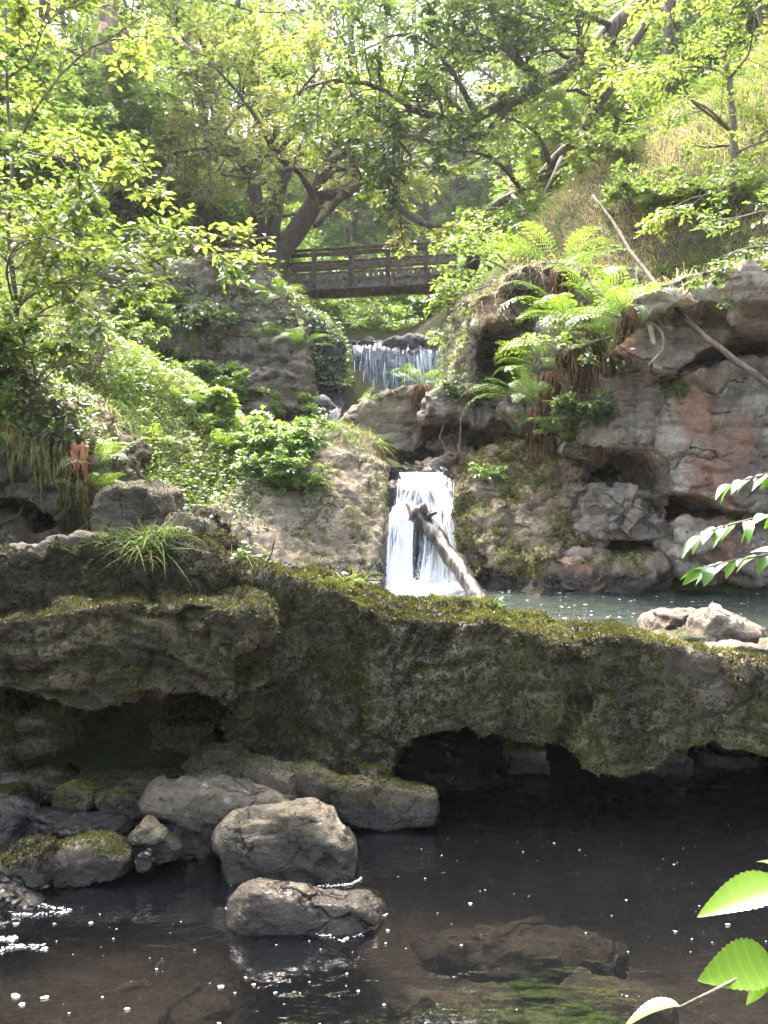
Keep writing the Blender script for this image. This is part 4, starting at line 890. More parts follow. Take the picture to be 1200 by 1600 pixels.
# ---- near sprigs at the edge of the frame
def sprig(label, stems, seed, leaves, nrow=12, serr=False):
    rng = np.random.default_rng(seed); wd, lf = MB(), MB()
    for path, r in stems: wd.tube(path, np.linspace(r, r*0.4, len(path)), 6)
    B, D, N, LL, WW, T = zip(*leaves)
    leaf_big(np.array(B), np.array(D), np.array(N), np.array(LL), np.array(WW), np.array(T), lf, 0.30, 0.16, nrow, serr)
    org = stems[0][0][0]; e = empty('leafy_twig', org, label, 'twig', 'twigs hanging near the camera')
    wd.build('stem', M_TWIG, parent=e, origin=org).location = (0,0,0); lf.build('leaves', M_LEAFN, parent=e, origin=org, smooth=True).location = (0,0,0)
def along(path, n, L, rng, y=-0.2, t0=0.1, tint=0.5):
    out = []; m = len(path)
    for i in range(n):
        x = (t0+(1-t0)*i/(n-1))*(m-1.001); j = int(x); p = path[j]+(path[j+1]-path[j])*(x-j); ax = nrm(path[j+1]-path[j])
        sd = np.array([0,-1,0])*(1 if i % 2 else -1)
        d = ax*0.75+sd*0.5+np.array([0,0,-0.35])+rng.normal(size=3)*0.22
        if i == n-1: d = ax+np.array([0,0,-0.25])
        out.append((p, d, np.array([0,-0.25,1])+rng.normal(size=3)*0.3, L*rng.uniform(.75,1.15), L*rng.uniform(.42,.52), np.clip(tint+rng.normal(0,.15),0,1)))
    return out
for k, (pts, n, lab) in enumerate([
  ([(1280,715,2.7),(1220,735,2.65),(1170,748,2.6),(1140,757,2.58)], 8, 'topmost of the three leafy beech twigs in front of the orange stained cliff'),
  ([(1290,775,2.6),(1220,800,2.55),(1170,812,2.5),(1120,826,2.46),(1092,838,2.44)], 12, 'longest of the three leafy beech twigs, its drooping leaves before the cliff foot'),
  ([(1280,848,2.55),(1220,862,2.5),(1170,872,2.46),(1120,882,2.44),(1095,890,2.42)], 12, 'lowest of the three leafy beech twigs, hanging just above the upper pool')]):
    rg = np.random.default_rng(50+k); path = L_(pts, n=8); sprig(lab, [(path, .005)], 50+k, along(path, n, 0.085, rg, tint=0.55))
c1 = L_([(1290,1455,1.25),(1240,1490,1.22),(1190,1510,1.2),(1120,1545,1.18),(1058,1575,1.16)], n=8)
sprig('twig with broad serrated leaves close to the camera over the pool, lowest in view', [(c1, .0035)], 60, [
  (P(1205,1500,1.2), np.array([-1,-.15,-.12]), np.array([.1,-.75,.75]), .105, .07, .8), (P(1190,1512,1.2), np.array([-.35,-.35,-.9]), np.array([.3,-.9,.2]), .055, .035, .85),
  (P(1062,1572,1.16), np.array([-1,.1,-.14]), np.array([0,.25,1]), .085, .05, .5), (P(1230,1495,1.22), np.array([.6,-.4,-.3]), np.array([0,-.6,.8]), .09, .06, .7)], 30, True)
c2 = L_([(1310,1360,1.3),(1260,1375,1.27),(1215,1385,1.25)], n=5)
sprig('single broad leaf drooping into view above the serrated leaves, close to the camera', [(c2, .003)], 61, [
  (P(1222,1384,1.25), np.array([-1,-.1,-.12]), np.array([.05,-.45,.9]), .13, .062, .75), (P(1260,1376,1.27), np.array([-.2,.6,.1]), np.array([0,0,1]), .1, .06, .5)], 30, True)

# ---- fallen pole, dead roots, the log in the fall
mb = MB(); mb.tube(L_([(926,306,9.9),(960,350,9.4),(1000,410,8.6),(1040,462,7.75),(1090,515,7.2),(1150,565,6.95),(1210,612,6.8),(1290,672,6.7),(1430,770,6.8)], n=20, wob=.008), np.linspace(.016,.034,20), 8, wob=.08)
props(mb.build('fallen_pole', M_OBARK), 'long thin dead pole leaning down the cliff from the grassy bank', 'dead branch')
mb = MB(); mb.tube(L_([(1012,498,7.5),(1018,520,7.4),(1024,538,7.35)], n=6, wob=.004), [.026,.03,.026,.022,.022,.016], 7); mb.tube(L_([(1020,505,7.45),(1034,520,7.4),(1038,540,7.38),(1030,552,7.36),(1012,570,7.34)], n=9, wob=.004), np.linspace(.013,.006,9), 6)
props(mb.build('dead_root', mat_bark('pale_dead_wood', (.16,.13,.09), (.38,.33,.25), 0)), 'pale forked dead root hanging off the cliff beside the pole', 'root')
mb = MB(); LY = 8.35
mb.tube(L_([(648,800,8.75),(665,815,8.7),(690,850,8.5),(715,885,8.25),(742,926,7.95),(760,950,7.8)], n=22, wob=.004), np.concatenate([np.linspace(.11,.085,8), np.linspace(.085,.08,14)])*(1+.10*np.sin(np.arange(22)*1.7)*np.cos(np.arange(22)*.6)), 14, wob=.09)
mb.tube(L_([(652,806,8.74),(645,796,8.78),(638,786,8.82)], n=5), [.10,.09,.075,.05,.03], 8, wob=.1)
mb.tube(L_([(660,810,8.7),(662,796,8.66),(661,786,8.65)], n=4), [.07,.055,.04,.02], 7, wob=.1); mb.tube(L_([(664,812,8.66),(674,804,8.58),(682,801,8.52)], n=4), [.04,.03,.022,.015], 6)
def mat_log():
    k = NT('wet_log_wood'); pos = k.n('ShaderNodeNewGeometry').outputs['Position']
    pr = k.n('ShaderNodeMapping', {'Vector': pos, 'Rotation': (0, math.radians(-36), 0), 'Scale': (3.0, 3.0, 0.8)}).outputs[0]
    n = k.noise(pr, 5, 6, .65); n2 = k.noise(pos, 3.2, 5, .6)
    c = k.ramp(n, [(.40, (.018,.014,.012)), (.52, (.065,.05,.042)), (.64, (.20,.175,.165))])
    c = k.mix(k.mapr(n2, .55, .68, 0, .6), c, (.06,.075,.02))
    b = k.n('ShaderNodeBump', {'Height': n, 'Strength': .7, 'Distance': .03})
    return k.surf(k.n('ShaderNodeBsdfPrincipled', {'Base Color': c, 'Roughness': .3, 'Normal': b.outputs[0]}).outputs[0])
props(mb.build('log', mat_log()), 'wet broken log propped diagonally in the lower waterfall', 'log')
# ------------------------------------------------------------------ footbridge
M_DECK = mat_bark('weathered_bridge_wood', (.075,.062,.054), (.26,.22,.195), 0.1, 1.0, 9)
M_RAILW = mat_bark('dark_rail_wood', (.045,.035,.030), (.15,.12,.10), 0.05, 1.0, 9)
bl = P(425,457,22.6); br = P(702,444,21.25)                      # underside of the near beam, left and right
ax = br-bl; ln = np.linalg.norm(ax[:2]); ux = np.array([ax[0],ax[1],0])/ln; uy = np.array([-ux[1],ux[0],0]); sl_ = ax[2]/ln
Rb = np.stack([nrm(ux+UP*sl_), uy, nrm(np.cross(nrm(ux+UP*sl_), uy))], 1)
def B(s, t, h): return bl+ux*s+uy*t+UP*(h+sl_*s)
fb = empty('footbridge', B(ln/2,0.6,0), 'dark wooden footbridge with post and rail sides spanning the gorge above the upper waterfall', 'footbridge'); fo = np.array(fb.location)
def bpart(name, mb, mat): mb.build(name, mat, parent=fb, origin=fo, smooth=False).location = (0,0,0)
W_ = 0.95
for t in (0.0, W_):
    m = MB(); m.box(B(ln/2, t, 0.13), (ln/2, .07, .125), Rb, bev=.01); bpart('beam', m, M_DECK)
m = MB(); _r6 = np.random.default_rng(6)
nb = int(ln/0.152)
for i in range(nb): m.box(B((i+.5)*ln/nb, W_/2, .285+_r6.normal(0,.003)), (.069, W_/2+.10, .024), Rb, bev=.004)
bpart('deck', m, M_DECK)
m = MB()
for i in range(nb): m.box(B((i+.5)*ln/nb, -.125, .30+_r6.normal(0,.010)), (.055, .012, .085), Rb, bev=.004)
bpart('kickboard', m, M_DECK)
for t in (-.10, W_+.10):
    for s in np.arange(0.25, ln, 1.02):
        m = MB(); m.box(B(s, t-.03 if t < 0 else t+.03, .56), (.050, .045, .52), Rb, bev=.006); bpart('post', m, M_RAILW)
    for h, hw, hd in ((1.05,.030,.062),(.93,.055,.024),(.72,.038,.022),(.53,.038,.022)):
        m = MB(); m.box(B(ln/2, t+(.03 if t < 0 else -.03)*(0 if h > 1.0 else 1), h), (ln/2, hd, hw), Rb, bev=.005); bpart('rail', m, M_RAILW)
# bridge abutment of dark stone under each end
rock('abutment', [prism([(668,458),(700,456),(703,545),(664,545)], 21.6, 1.6, 0.03, 0.1)], 0.05, 81, M_UPWET, 2, label='dark stone pier holding up one end of the footbridge, half hidden by leaves', cat='pier', amp=.05)

# ------------------------------------------------------------------ falling water
def mat_fall(name, dens, us, vs):
    k = NT(name); uv = k.n('ShaderNodeUVMap').outputs[0]
    a = k.noise(k.scalev(uv, (us, vs, 1)), 1.0, 5, .6, .5); b = k.noise(k.scalev(uv, (us*3.6, vs*2.2, 1)), 1.0, 4, .65, .3); c = k.noise(k.scalev(uv, (us*.28, vs*.35, 1)), 1.0, 3, .5)
    s = k.math('ADD', k.math('MULTIPLY', a, .42), k.math('ADD', k.math('MULTIPLY', b, .33), k.math('MULTIPLY', c, .25)))
    m = k.n('ShaderNodeAttribute', attribute_name='cover').outputs['Fac']
    f = k.mapr(k.math('ADD', s, k.math('MULTIPLY', k.math('SUBTRACT', m, .5), .62)), .60-dens, .74-dens, 0, .97)
    d = k.n('ShaderNodeBsdfDiffuse', {'Color': (.86,.88,.90,1)}); t = k.n('ShaderNodeBsdfTranslucent', {'Color': (.86,.88,.90,1)})
    g = k.n('ShaderNodeBsdfGlossy', {'Roughness': .15}); tr = k.n('ShaderNodeBsdfTransparent', {'Color': (.93,.95,.95,1)})
    w = k.n('ShaderNodeMixShader', {0: .35, 1: d.outputs[0], 2: t.outputs[0]}).outputs[0]
    clear_ = k.n('ShaderNodeMixShader', {0: .08, 1: tr.outputs[0], 2: g.outputs[0]}).outputs[0]
    return k.surf(k.n('ShaderNodeMixShader', {0: f, 1: clear_, 2: w}).outputs[0])
def curtain(name, left, right, mat, nu, nv, seed, label=None, relief=.08, cover=None, parent=None, origin=None):
    """a sheet of water between two edge paths (top to bottom)"""
    A = smooth_path(left, nv); Bq = smooth_path(right, nv); u = np.linspace(0,1,nu)
    p = A[:,None]+(Bq-A)[:,None]*u[None,:,None]
    U, V = np.meshgrid(u, np.linspace(0,1,nv)); wd = np.linalg.norm(Bq[-1]-A[-1])
    q = np.stack([U.ravel()*wd*7, V.ravel()*1.1, np.full(U.size, seed*1.7)], 1)
    r = fbm(q, 4, seed)*relief+fbm(q*np.array([2.5,1.5,1]), 3, seed+1)*relief*.5
    pp = p.reshape(-1,3)+np.array([0,-1,0])*(r*(0.25+V.ravel()))[:,None]
    cv = np.full(U.size, .5) if cover is None else cover(U.ravel(), V.ravel())
    cv = cv-.35*(sstep(.10,0,U.ravel())+sstep(.90,1,U.ravel()))
    i = np.arange(U.size).reshape(U.shape); Q = np.stack([i[:-1,:-1],i[1:,:-1],i[1:,1:],i[:-1,1:]],-1).reshape(-1,4)
    L = np.linalg.norm(np.diff(A,axis=0),axis=1).sum()
    o = obj(name, pp, Q, mat, origin, parent, {'cover': ('POINT', cv)}, True, np.stack([U.ravel()*wd, V.ravel()*L],1))
    if parent is not None: o.location = (0,0,0)
    return o
M_FALL = mat_fall('white_falling_water', .11, 8, 1.4); M_FALLB = mat_fall('thin_falling_water', .03, 9, 1.7)
wf = empty('waterfall', (0.4,8.8,ZUP), 'lower waterfall pouring white in two lobes past the propped log into the upper pool', 'waterfall'); wo_ = np.array(wf.location)
def fallpart(*a, **k): return curtain('curtain', *a, parent=wf, origin=wo_, **k)
# chute at the lip
fallpart([P(612,722,10.6),P(618,735,9.7),P(622,748,9.25),P(628,765,9.05)], [P(690,722,10.6),P(708,735,9.7),P(716,748,9.25),P(716,768,9.05)], M_FALLB, 60, 30, 1, relief=.07, cover=lambda u,v: .60+.08*v)
fallpart([P(624,738,9.3),P(622,762,9.05),P(612,792,8.95),P(606,806,8.75),P(599,850,8.66),P(594,918,8.55)], [P(664,738,9.3),P(662,762,9.05),P(654,792,8.92),P(652,806,8.72),P(648,850,8.64),P(650,918,8.55)], M_FALL, 60, 70, 2, cover=lambda u,v: .60+.1*sstep(.15,.5,v))
fallpart([P(640,738,9.3),P(648,762,9.05),P(656,785,8.95),P(660,815,8.72),P(656,860,8.62),P(646,918,8.5)], [P(694,738,9.3),P(704,768,9.1),P(714,790,9.0),P(722,832,8.82),P(736,870,8.70),P(744,918,8.58)], M_FALL, 80, 70, 3, cover=lambda u,v: .66-.08*sstep(.72,1,u))
fallpart([P(640,760,9.0),P(640,800,8.85),P(634,830,8.78),P(628,918,8.6)], [P(705,760,9.0),P(708,800,8.85),P(706,850,8.78),P(705,918,8.55)], M_FALLB, 70, 70, 4, relief=.09, cover=lambda u,v: .55-.35*np.exp(-((u-.28)/.10)**2)*sstep(.35,.5,v))
fallpart([P(716,760,9.2),P(724,800,8.95),P(730,850,8.8),P(728,918,8.7)], [P(730,770,9.2),P(744,805,8.95),P(752,860,8.8),P(756,918,8.7)], M_FALLB, 40, 60, 11, relief=.07, cover=lambda u,v: .40+.14*fbm(np.stack([u*4,v*3,0*u],1),3,33))
# flying strands and foam
mb = MB(); rg = np.random.default_rng(77)
for i in range(45):
    x = rg.uniform(606,722)
    if 640 < x < 655: continue
    t0 = rg.uniform(745,860); t1 = min(916, t0+rg.uniform(15,70)); Y0 = 8.85-(t0-745)/170*.12+rg.normal(0,.03)
    xx = (x-662)*(.8+.2*(t0-745)/170)+662
    mb.tube(np.array([P(xx,t0,Y0),P(xx+rg.normal(0,1.2),(t0+t1)/2,Y0-.04),P(xx+rg.normal(0,2),t1,Y0-.06)]), [.002,.004,.0015], 4)
M_FOAM = mat_tint('white_foam', [(0,(.62,.64,.66)),(1,(.75,.75,.75))], .6, .2)
o = mb.build('strands', M_FOAM, parent=wf, origin=wo_); o.location = (0,0,0)
nx, ny = 150, 40; X, Y = np.meshgrid(np.linspace(-.15,1.25,nx), np.linspace(8.05,8.95,ny)); pp = np.stack([X.ravel(),Y.ravel(),0*X.ravel()],1)
edge = sstep(0,.25,1-np.abs((X.ravel()-.42)/.62)**2+.35*fbm(pp*5,3,4))*sstep(8.12,8.5,Y.ravel()+.12*fbm(pp*6,3,5))
hgt = (-.03+edge*(.05+.05*(fbm(pp*9,4,6)+.4)))
i = np.arange(X.size).reshape(X.shape)
o = obj('foam', np.stack([pp[:,0],pp[:,1],ZUP+hgt],1), np.stack([i[:-1,:-1],i[:-1,1:],i[1:,1:],i[1:,:-1]],-1).reshape(-1,4), M_FOAM, wo_, wf, {'tint':('POINT', np.full(X.size,.5))}); o.location = (0,0,0)

mb = MB()
for i in range(260):
    x = .02+.9*rg.random(); h_ = abs(rg.normal(0,.10)); c = np.array([x, 8.62-.2*rg.random()-.35*h_, ZUP+.03+h_]); r_ = rg.uniform(.002,.006)
    mb.tube(np.array([c-np.array([0,0,r_]), c, c+np.array([rg.normal(0,.004),0,r_*1.4])]), [r_*.4, r_, r_*.2], 5)
o = mb.build('spray', M_FOAM, parent=wf, origin=wo_); o.location = (0,0,0)
uf = empty('waterfall', P(620,612,16.1), 'upper waterfall spilling in thin white threads over a dark ledge below the footbridge', 'waterfall'); uo_ = np.array(uf.location)
UY = 16.25
curtain('curtain', [P(543,530,17.2),P(545,531,16.5),P(546,540,16.2),P(548,575,16.1),P(546,640,15.95)], [P(700,530,17.2),P(698,532,16.5),P(696,542,16.2),P(698,580,16.1),P(705,640,15.95)], M_FALLB, 160, 60, 7, parent=uf, origin=uo_, relief=.07, cover=lambda u,v: .47+.17*sstep(.45,.8,u)+.12*fbm(np.stack([u*6,v*1.2,0*u],1),3,31))
curtain('curtain', [P(548,532,16.3),P(552,560,16.0),P(550,640,15.85)], [P(696,534,16.3),P(694,560,16.0),P(702,640,15.85)], M_FALLB, 160, 60, 8, parent=uf, origin=uo_, relief=.10, cover=lambda u,v: .42+.22*sstep(.5,.8,u)+.16*fbm(np.stack([u*9,v*1.5,0*u],1),3,32))
mb = MB()
for i in range(30):
    x = rg.uniform(546,700); t0 = rg.uniform(534,600); t1 = t0+rg.uniform(8,45); Y0 = 16.1-(t0-534)/80*.15
    mb.tube(np.array([P(x,t0,Y0),P(x+rg.normal(0,1),(t0+t1)/2,Y0-.05),P(x+rg.normal(0,1.5),t1,Y0-.08)]), [.003,.006,.003], 4)
o = mb.build('strands', M_FOAM, parent=uf, origin=uo_); o.location = (0,0,0)
sf = empty('waterfall', P(525,662,12.4), 'small trickle of white water running down dark rock left of the mossy boulder', 'waterfall'); so_ = np.array(sf.location)
curtain('curtain', [P(512,628,13.0),P(514,640,12.6),P(514,668,12.4)], [P(538,628,13.0),P(532,642,12.6),P(530,668,12.4)], M_FALLB, 40, 30, 9, parent=sf, origin=so_, relief=.04, cover=lambda u,v: .5+0*u)

# ------------------------------------------------------------------ foam flecks on the pools, foam fringes round the rocks
mb = MB(); rg = np.random.default_rng(8)
def fleck(px, py, r, z=0.0):
    Yf = FPX*(CAMZ-z)/(py-HZ); c = np.array([(px-CX)/FPX*Yf, Yf, z+.004]); n = 9; a = np.arange(n)*2*math.pi/n
    rr = r*(1+.3*rg.normal(size=n)); ring = c+np.stack([np.cos(a)*rr*1.5, np.sin(a)*rr, 0*a],1); top = c+np.array([0,0,r*.35])
    rng2 = c+(ring-c)*.6+np.array([0,0,r*.3])
    v = np.concatenate([ring, rng2, [top]]); j = (np.arange(n)+1)%n; i = np.arange(n)
    mb.add(v, np.stack([i,j,n+j,n+i],1)); mb.add(v[n:], np.stack([i,j,np.full(n,n)],1))
for _ in range(120):
    cl = rg.integers(0,9); cx, cy, sx, sy = [(880,1350,160,60),(1010,1420,120,60),(660,1420,60,40),(900,1310,220,40),(500,1500,170,40),(300,1470,220,50),(120,1470,110,60),(430,1560,240,35),(1050,1500,120,60)][cl]
    fleck(cx+rg.normal(0,sx), max(1290, min(1640, cy+rg.normal(0,sy))), abs(rg.normal(0,.0011))+.0008)
for px, py, r in [(a,b,c*.42) for a,b,c in [(70,1560,.020),(25,1557,.024),(35,1571,.014),(142,1443,.012),(85,1445,.008),(25,1445,.014),(345,1543,.016),(396,1540,.009),(430,1553,.009),(690,1338,.006),(735,1413,.010),(1138,1446,.012),(1055,1457,.009),(1160,1490,.011),(606,1455,.010),(560,1550,.009),(198,1578,.011)]]: fleck(px, py, r)
o = mb.build('foam', M_FOAM); props(o, kind='stuff')
mb = MB()
for _ in range(120):
    px = rg.uniform(700,1200); py = rg.uniform(915,975)+rg.normal(0,2); fleck(px, max(py,912), abs(rg.normal(0,.004))+.002, ZUP+.012)
props(mb.build('foam', M_FOAM), kind='stuff')
mb = MB()
def fringe(pts, w=.012):
    q = smooth_path([np.array([(a-CX)/FPX*(FPX*CAMZ/(b-HZ)), FPX*CAMZ/(b-HZ), .004]) for a, b in pts], 26, .002, rg)
    for a, b in zip(q[:-1], q[1:]):
        for _ in range(3):
            c = a+(b-a)*rg.random()+rg.normal(size=3)*np.array([.35,.6,0])*w; n = 7; an = np.arange(n)*2*math.pi/n; rr = w*.26*abs(rg.normal(.5,.4))+.0008
            ring = c+np.stack([np.cos(an)*rr*1.7, np.sin(an)*rr*.8, 0*an],1)*(1+.25*rg.normal(size=(n,1))); up_ = c+(ring-c)*.55+np.array([0,0,.3*rr])
            v = np.concatenate([ring, up_, [c+np.array([0,0,.36*rr])]]); i = np.arange(n); j = (i+1)%n
            mb.add(v, np.stack([i,j,n+j,n+i],1)); mb.add(v[n:], np.stack([i,j,np.full(n,n)],1))
fringe([(352,1420),(400,1432),(468,1440)], .006); fringe([(470,1448),(500,1462),(540,1468),(580,1450),(606,1428)], .012); fringe([(500,1386),(540,1384),(566,1374)], .010)
fringe([(105,1377),(140,1373),(158,1366)], .008); fringe([(175,1362),(210,1352),(240,1340)], .006); fringe([(515,1271),(600,1272),(682,1271)], .005)
fringe([(0,1418),(20,1412)], .010); fringe([(14,1424),(60,1416),(108,1424)], .011); fringe([(20,1430),(60,1430),(105,1427)], .008); fringe([(-10,1490),(30,1480),(72,1484)], .012); fringe([(-10,1470),(25,1468)], .012); fringe([(30,1395),(75,1385)], .010)
props(mb.build('foam', M_FOAM), kind='stuff')
# ------------------------------------------------------------------ ferns
def frond_mesh(seed, L=1.0, pairs=21, arch=0.9):
    rng = np.random.default_rng(seed); mb = MB()
    t = np.linspace(0,1,14); x = np.sin(np.minimum(t*1.25,1.25)*1.05)*L*0.86; z = L*(0.80*t-arch*0.72*t**2.1)
    rach = np.stack([x, .03*L*np.sin(t*3+seed), z],1)
    mb.tube(rach, np.linspace(.006,.0015,14)*max(L,.5), 4, 0.15)
    for i in range(pairs):
        s = .14+.86*(i+.5)/pairs; xx = s*13; j = min(int(xx),12); p = rach[j]+(rach[j+1]-rach[j])*(xx-j); ax_ = nrm(rach[j+1]-rach[j])
        ll = L*.19*(math.sin(min(1,(s-.10)/.34)*math.pi/2)**.8)*(1-max(0,(s-.36)/.66))**.85+.008
        for sd in (1,-1):
            d = np.array([0,1,0])*sd*.92+ax_*.42+np.array([0,0,-.12])+rng.normal(size=3)*.05; d = nrm(d); nn = np.cross(ax_, np.array([0,1.,0])); nn = nn if nn[2] > 0 else -nn
            # pinna: toothed strip
            m = 6; side = nrm(np.cross(nn, d)); B_, D_, N_, LL = [], [], [], []
            wd = ll*.12
            k = np.arange(m)/m; c = p+d*ll*k[:,None]+np.array([0,0,-1.0])*(ll*.12*k*k)[:,None]
            for e in (1,-1):
                B_.append(c); D_.append(np.tile(side*e*.8+d*.65,(m,1))); LL.append(wd*(1.25-k*1.0)+.002); N_.append(np.tile(nn,(m,1)))
            B_.append(c[-2:-1]); D_.append(d[None]); LL.append(np.array([ll*.28])); N_.append(nn[None])
            B_ = np.concatenate(B_); LL = np.concatenate(LL)
            leaf_quads(B_, np.concatenate(D_), np.concatenate(N_), LL, np.minimum(LL*.55, ll*.12+.001), np.clip(.5+.25*s+rng.normal(0,.10,len(B_)),0,1), .06, mb)
    v = np.concatenate(mb.v); ks = sorted(mb.f); f = [np.concatenate(mb.f[k]) for k in ks]
    me = mesh_data('frond', v, f, {'tint': ('FACE', np.concatenate([np.concatenate(mb.t[k]) for k in ks]))}, False); me.materials.append(M_FERN); return me
FR = [frond_mesh(1), frond_mesh(2, arch=1.05), frond_mesh(3, arch=.75, pairs=22), frond_mesh(4, arch=1.2)]
def dead_skirt(mb, p, L, n, rng, spread=.12):
    for i in range(n):
        a = rng.uniform(-1,1)*spread; b = rng.uniform(-.06,.04); l = L*rng.uniform(.5,1.15)
        q = np.array([[a*.6,b,0],[a,b-.05-rng.uniform(0,.05),-l*.25],[a+rng.normal(0,.03),b-.05,-l*.65],[a+rng.normal(0,.05),b-.02,-l]])+p
        mb.tube(smooth_path(q,6,.006,rng), np.array([.007,.011,.012,.010,.007,.003])*rng.uniform(.5,1.3), 3, rng.uniform(0,1))
def fern(px, py, size, label, n=11, skirt=0, face=0.55, seed=0, Y=None, group='ferns growing on the rocks', sp=.12):
    rng = np.random.default_rng(seed+900)
    if Y is None:
        h = hit(px, py); loc = h[0]+np.array([0,-.12,0])
    else: loc = P(px, py, Y)
    e = empty('fern', loc, label, 'fern', group)
    for i in range(n):
        az = -math.pi/2+rng.uniform(-1,1)*(1.9 if face else math.pi)+rng.normal(0,.2)
        o = bpy.data.objects.new('frond', FR[int(rng.integers(0,4))]); COL.objects.link(o); o.parent = e
        s = size*rng.uniform(.65,1.1); o.scale = (s,s*rng.uniform(.85,1.1),s)
        o.rotation_euler = (rng.normal(0,.18), rng.uniform(-.55,.25)+face*.25, az); o.location = (rng.normal(0,.02), rng.normal(0,.02), 0)
    if skirt:
        m = MB(); dead_skirt(m, np.array([0,-.02,.02]), skirt, 55, rng, sp); m.build('dead_fronds', M_DEAD, parent=e)
    return e
fern(905,515,1.1,'large bright fern high on the cliff, brown dead fronds hanging beneath it',13,.75,seed=1)
fern(945,500,1.05,'upright yellow green fern at the cliff top beside the leaning pole',12,0,seed=2)
fern(972,505,.9,'fern with dark brown dead fronds just left of the pole on the cliff',10,.4,seed=3)
fern(885,545,.95,'fern in the middle of the cliff above the arching leafy branch',11,.4,seed=4)
fern(930,560,.7,'fern with a long reddish dead skirt right of the arching branch',8,1.0,seed=5)
fern(842,640,.95,'fern leaning out over the cave with long pointed fronds',13,.55,seed=6, Y=8.75)
fern(858,585,.9,'fern directly above the one leaning out over the cave',12,.6,seed=7, Y=8.7)
fern(838,672,.5,'small fern low on the mossy buttress with drooping tips',9,.5,seed=8)
fern(725,400,.95,'fern at the corner of the bank beside the end of the footbridge',13,.5,seed=9)
fern(765,392,.6,'fern on the bank edge above the brick red rock block',10,.45,seed=10)
fern(700,432,.6,'drooping fern below the bridge rail at the bank corner',9,.4,seed=11)
fern(870,430,1.0,'fern spreading along the grassy cliff top above the biggest fern',11,.3,seed=12)
fern(658,606,.62,'upright fern on top of the cracked boulder below the upper waterfall',13,.35,seed=13, face=0)
fern(563,634,.42,'tiny fern at the shoulder of the cracked boulder',8,0,seed=14, face=0)
fern(352,712,.55,'broad fern hanging from the bank beneath the leafy shrubs',12,0,seed=15)
fern(166,735,.5,'yellow green fern glowing beside the splintered orange wood',12,0,seed=16, face=0)
fern(150,770,.36,'small fern at the foot of the splintered orange wood',8,0,seed=17)
fern(440,470,.75,'fern beneath the oak roots at the end of the bridge',10,0,seed=18)
fern(470,545,.75,'fern low on the dark rock beside the upper waterfall',11,0,seed=19)
fern(430,535,.6,'fern on the layered cliff beside a mossy cleft',9,0,seed=20)
fern(300,555,.55,'fern in the shade at the foot of the layered cliff',9,0,seed=21)
fern(255,700,.5,'fern half buried in the long grass of the bank',10,0,seed=24)
fern(290,635,.45,'fern high in the grass left of the leafy shrubs',9,0,seed=25)
fern(470,700,.4,'small fern on the upper edge of the huge slab',8,0,seed=26)
fern(12,660,.45,'fern frond poking out at the left edge of the mossy cliff',5,0,seed=22)
fern(-2,712,.4,'small fern at the mouth of the dark hollow on the left edge',6,0,seed=23)

# ------------------------------------------------------------------ tufts of grass on the rocks
def tuft(px, py, L, n, label, seed, wide=.006, dead=.1, leafy=0):
    rng = np.random.default_rng(seed); h = hit(px, py); loc = h[0]+np.array([0,.03,-.01]); mb = MB()
    d = rng.normal(size=(n,3))*np.array([.6,.6,.2])+np.array([0,-.12,.75]); b = rng.normal(size=(n,3))*np.array([.035,.03,.004])
    blades(mb, b, d, L*rng.uniform(.5,1.2,n), wide*rng.uniform(.7,1.3,n), rng.uniform(.25,.9,n), np.where(rng.random(n) < dead, rng.uniform(.8,1,n), rng.uniform(.25,.7,n)), 5)
    e = empty('grass_tuft', loc, label, 'grass tuft'); mb.build('blades', M_GRASS, parent=e)
    if leafy:
        m2 = MB(); k = leafy; leaf_big(rng.normal(size=(k,3))*.03, rng.normal(size=(k,3))*np.array([1,.6,.5])+np.array([0,-.3,-.1]), np.tile(np.array([0,-.3,1.]),(k,1))+rng.normal(size=(k,3))*.3, rng.uniform(.03,.06,k), rng.uniform(.02,.035,k), rng.uniform(.3,.7,k), m2)
        m2.build('leaves', M_LEAFN, parent=e)
tuft(228,858,.34,150,'large grass tuft with long arching blades on top of the stepped ledge',1,.008,.06)
tuft(262,838,.30,40,'thin grass stalks behind the large tuft on the stepped ledge',2,.006,.1)
tuft(226,872,.22,70,'withered brown grass hanging below the large green tuft',3,.006,.95)
tuft(550,912,.22,80,'grass tuft with broad leaves at the front edge of the bulging rock',4,.007,.1,10)
tuft(770,942,.09,40,'tiny sprig of grass on the yellow moss of the undercut ledge',5,.006,0,6)
tuft(160,848,.18,45,'short bright grass left of the large tuft',6,.007,.05,4)
tuft(370,872,.14,60,'low grass in the notch between the stepped ledge and the bulging face',7,.006,.15,5)
tuft(415,878,.10,40,'short grass on the shoulder of the bulging face',8,.006,.1,8)
tuft(950,620,.40,160,'long wispy grass hanging from the cliff under the dead bracken',9,.006,.5)
tuft(925,700,.32,90,'mossy grass strands trailing over the cliff hollow',10,.006,.35)
tuft(1035,425,.35,90,'strap leaved tuft at the lip of the dark overhang',11,.018,.15)
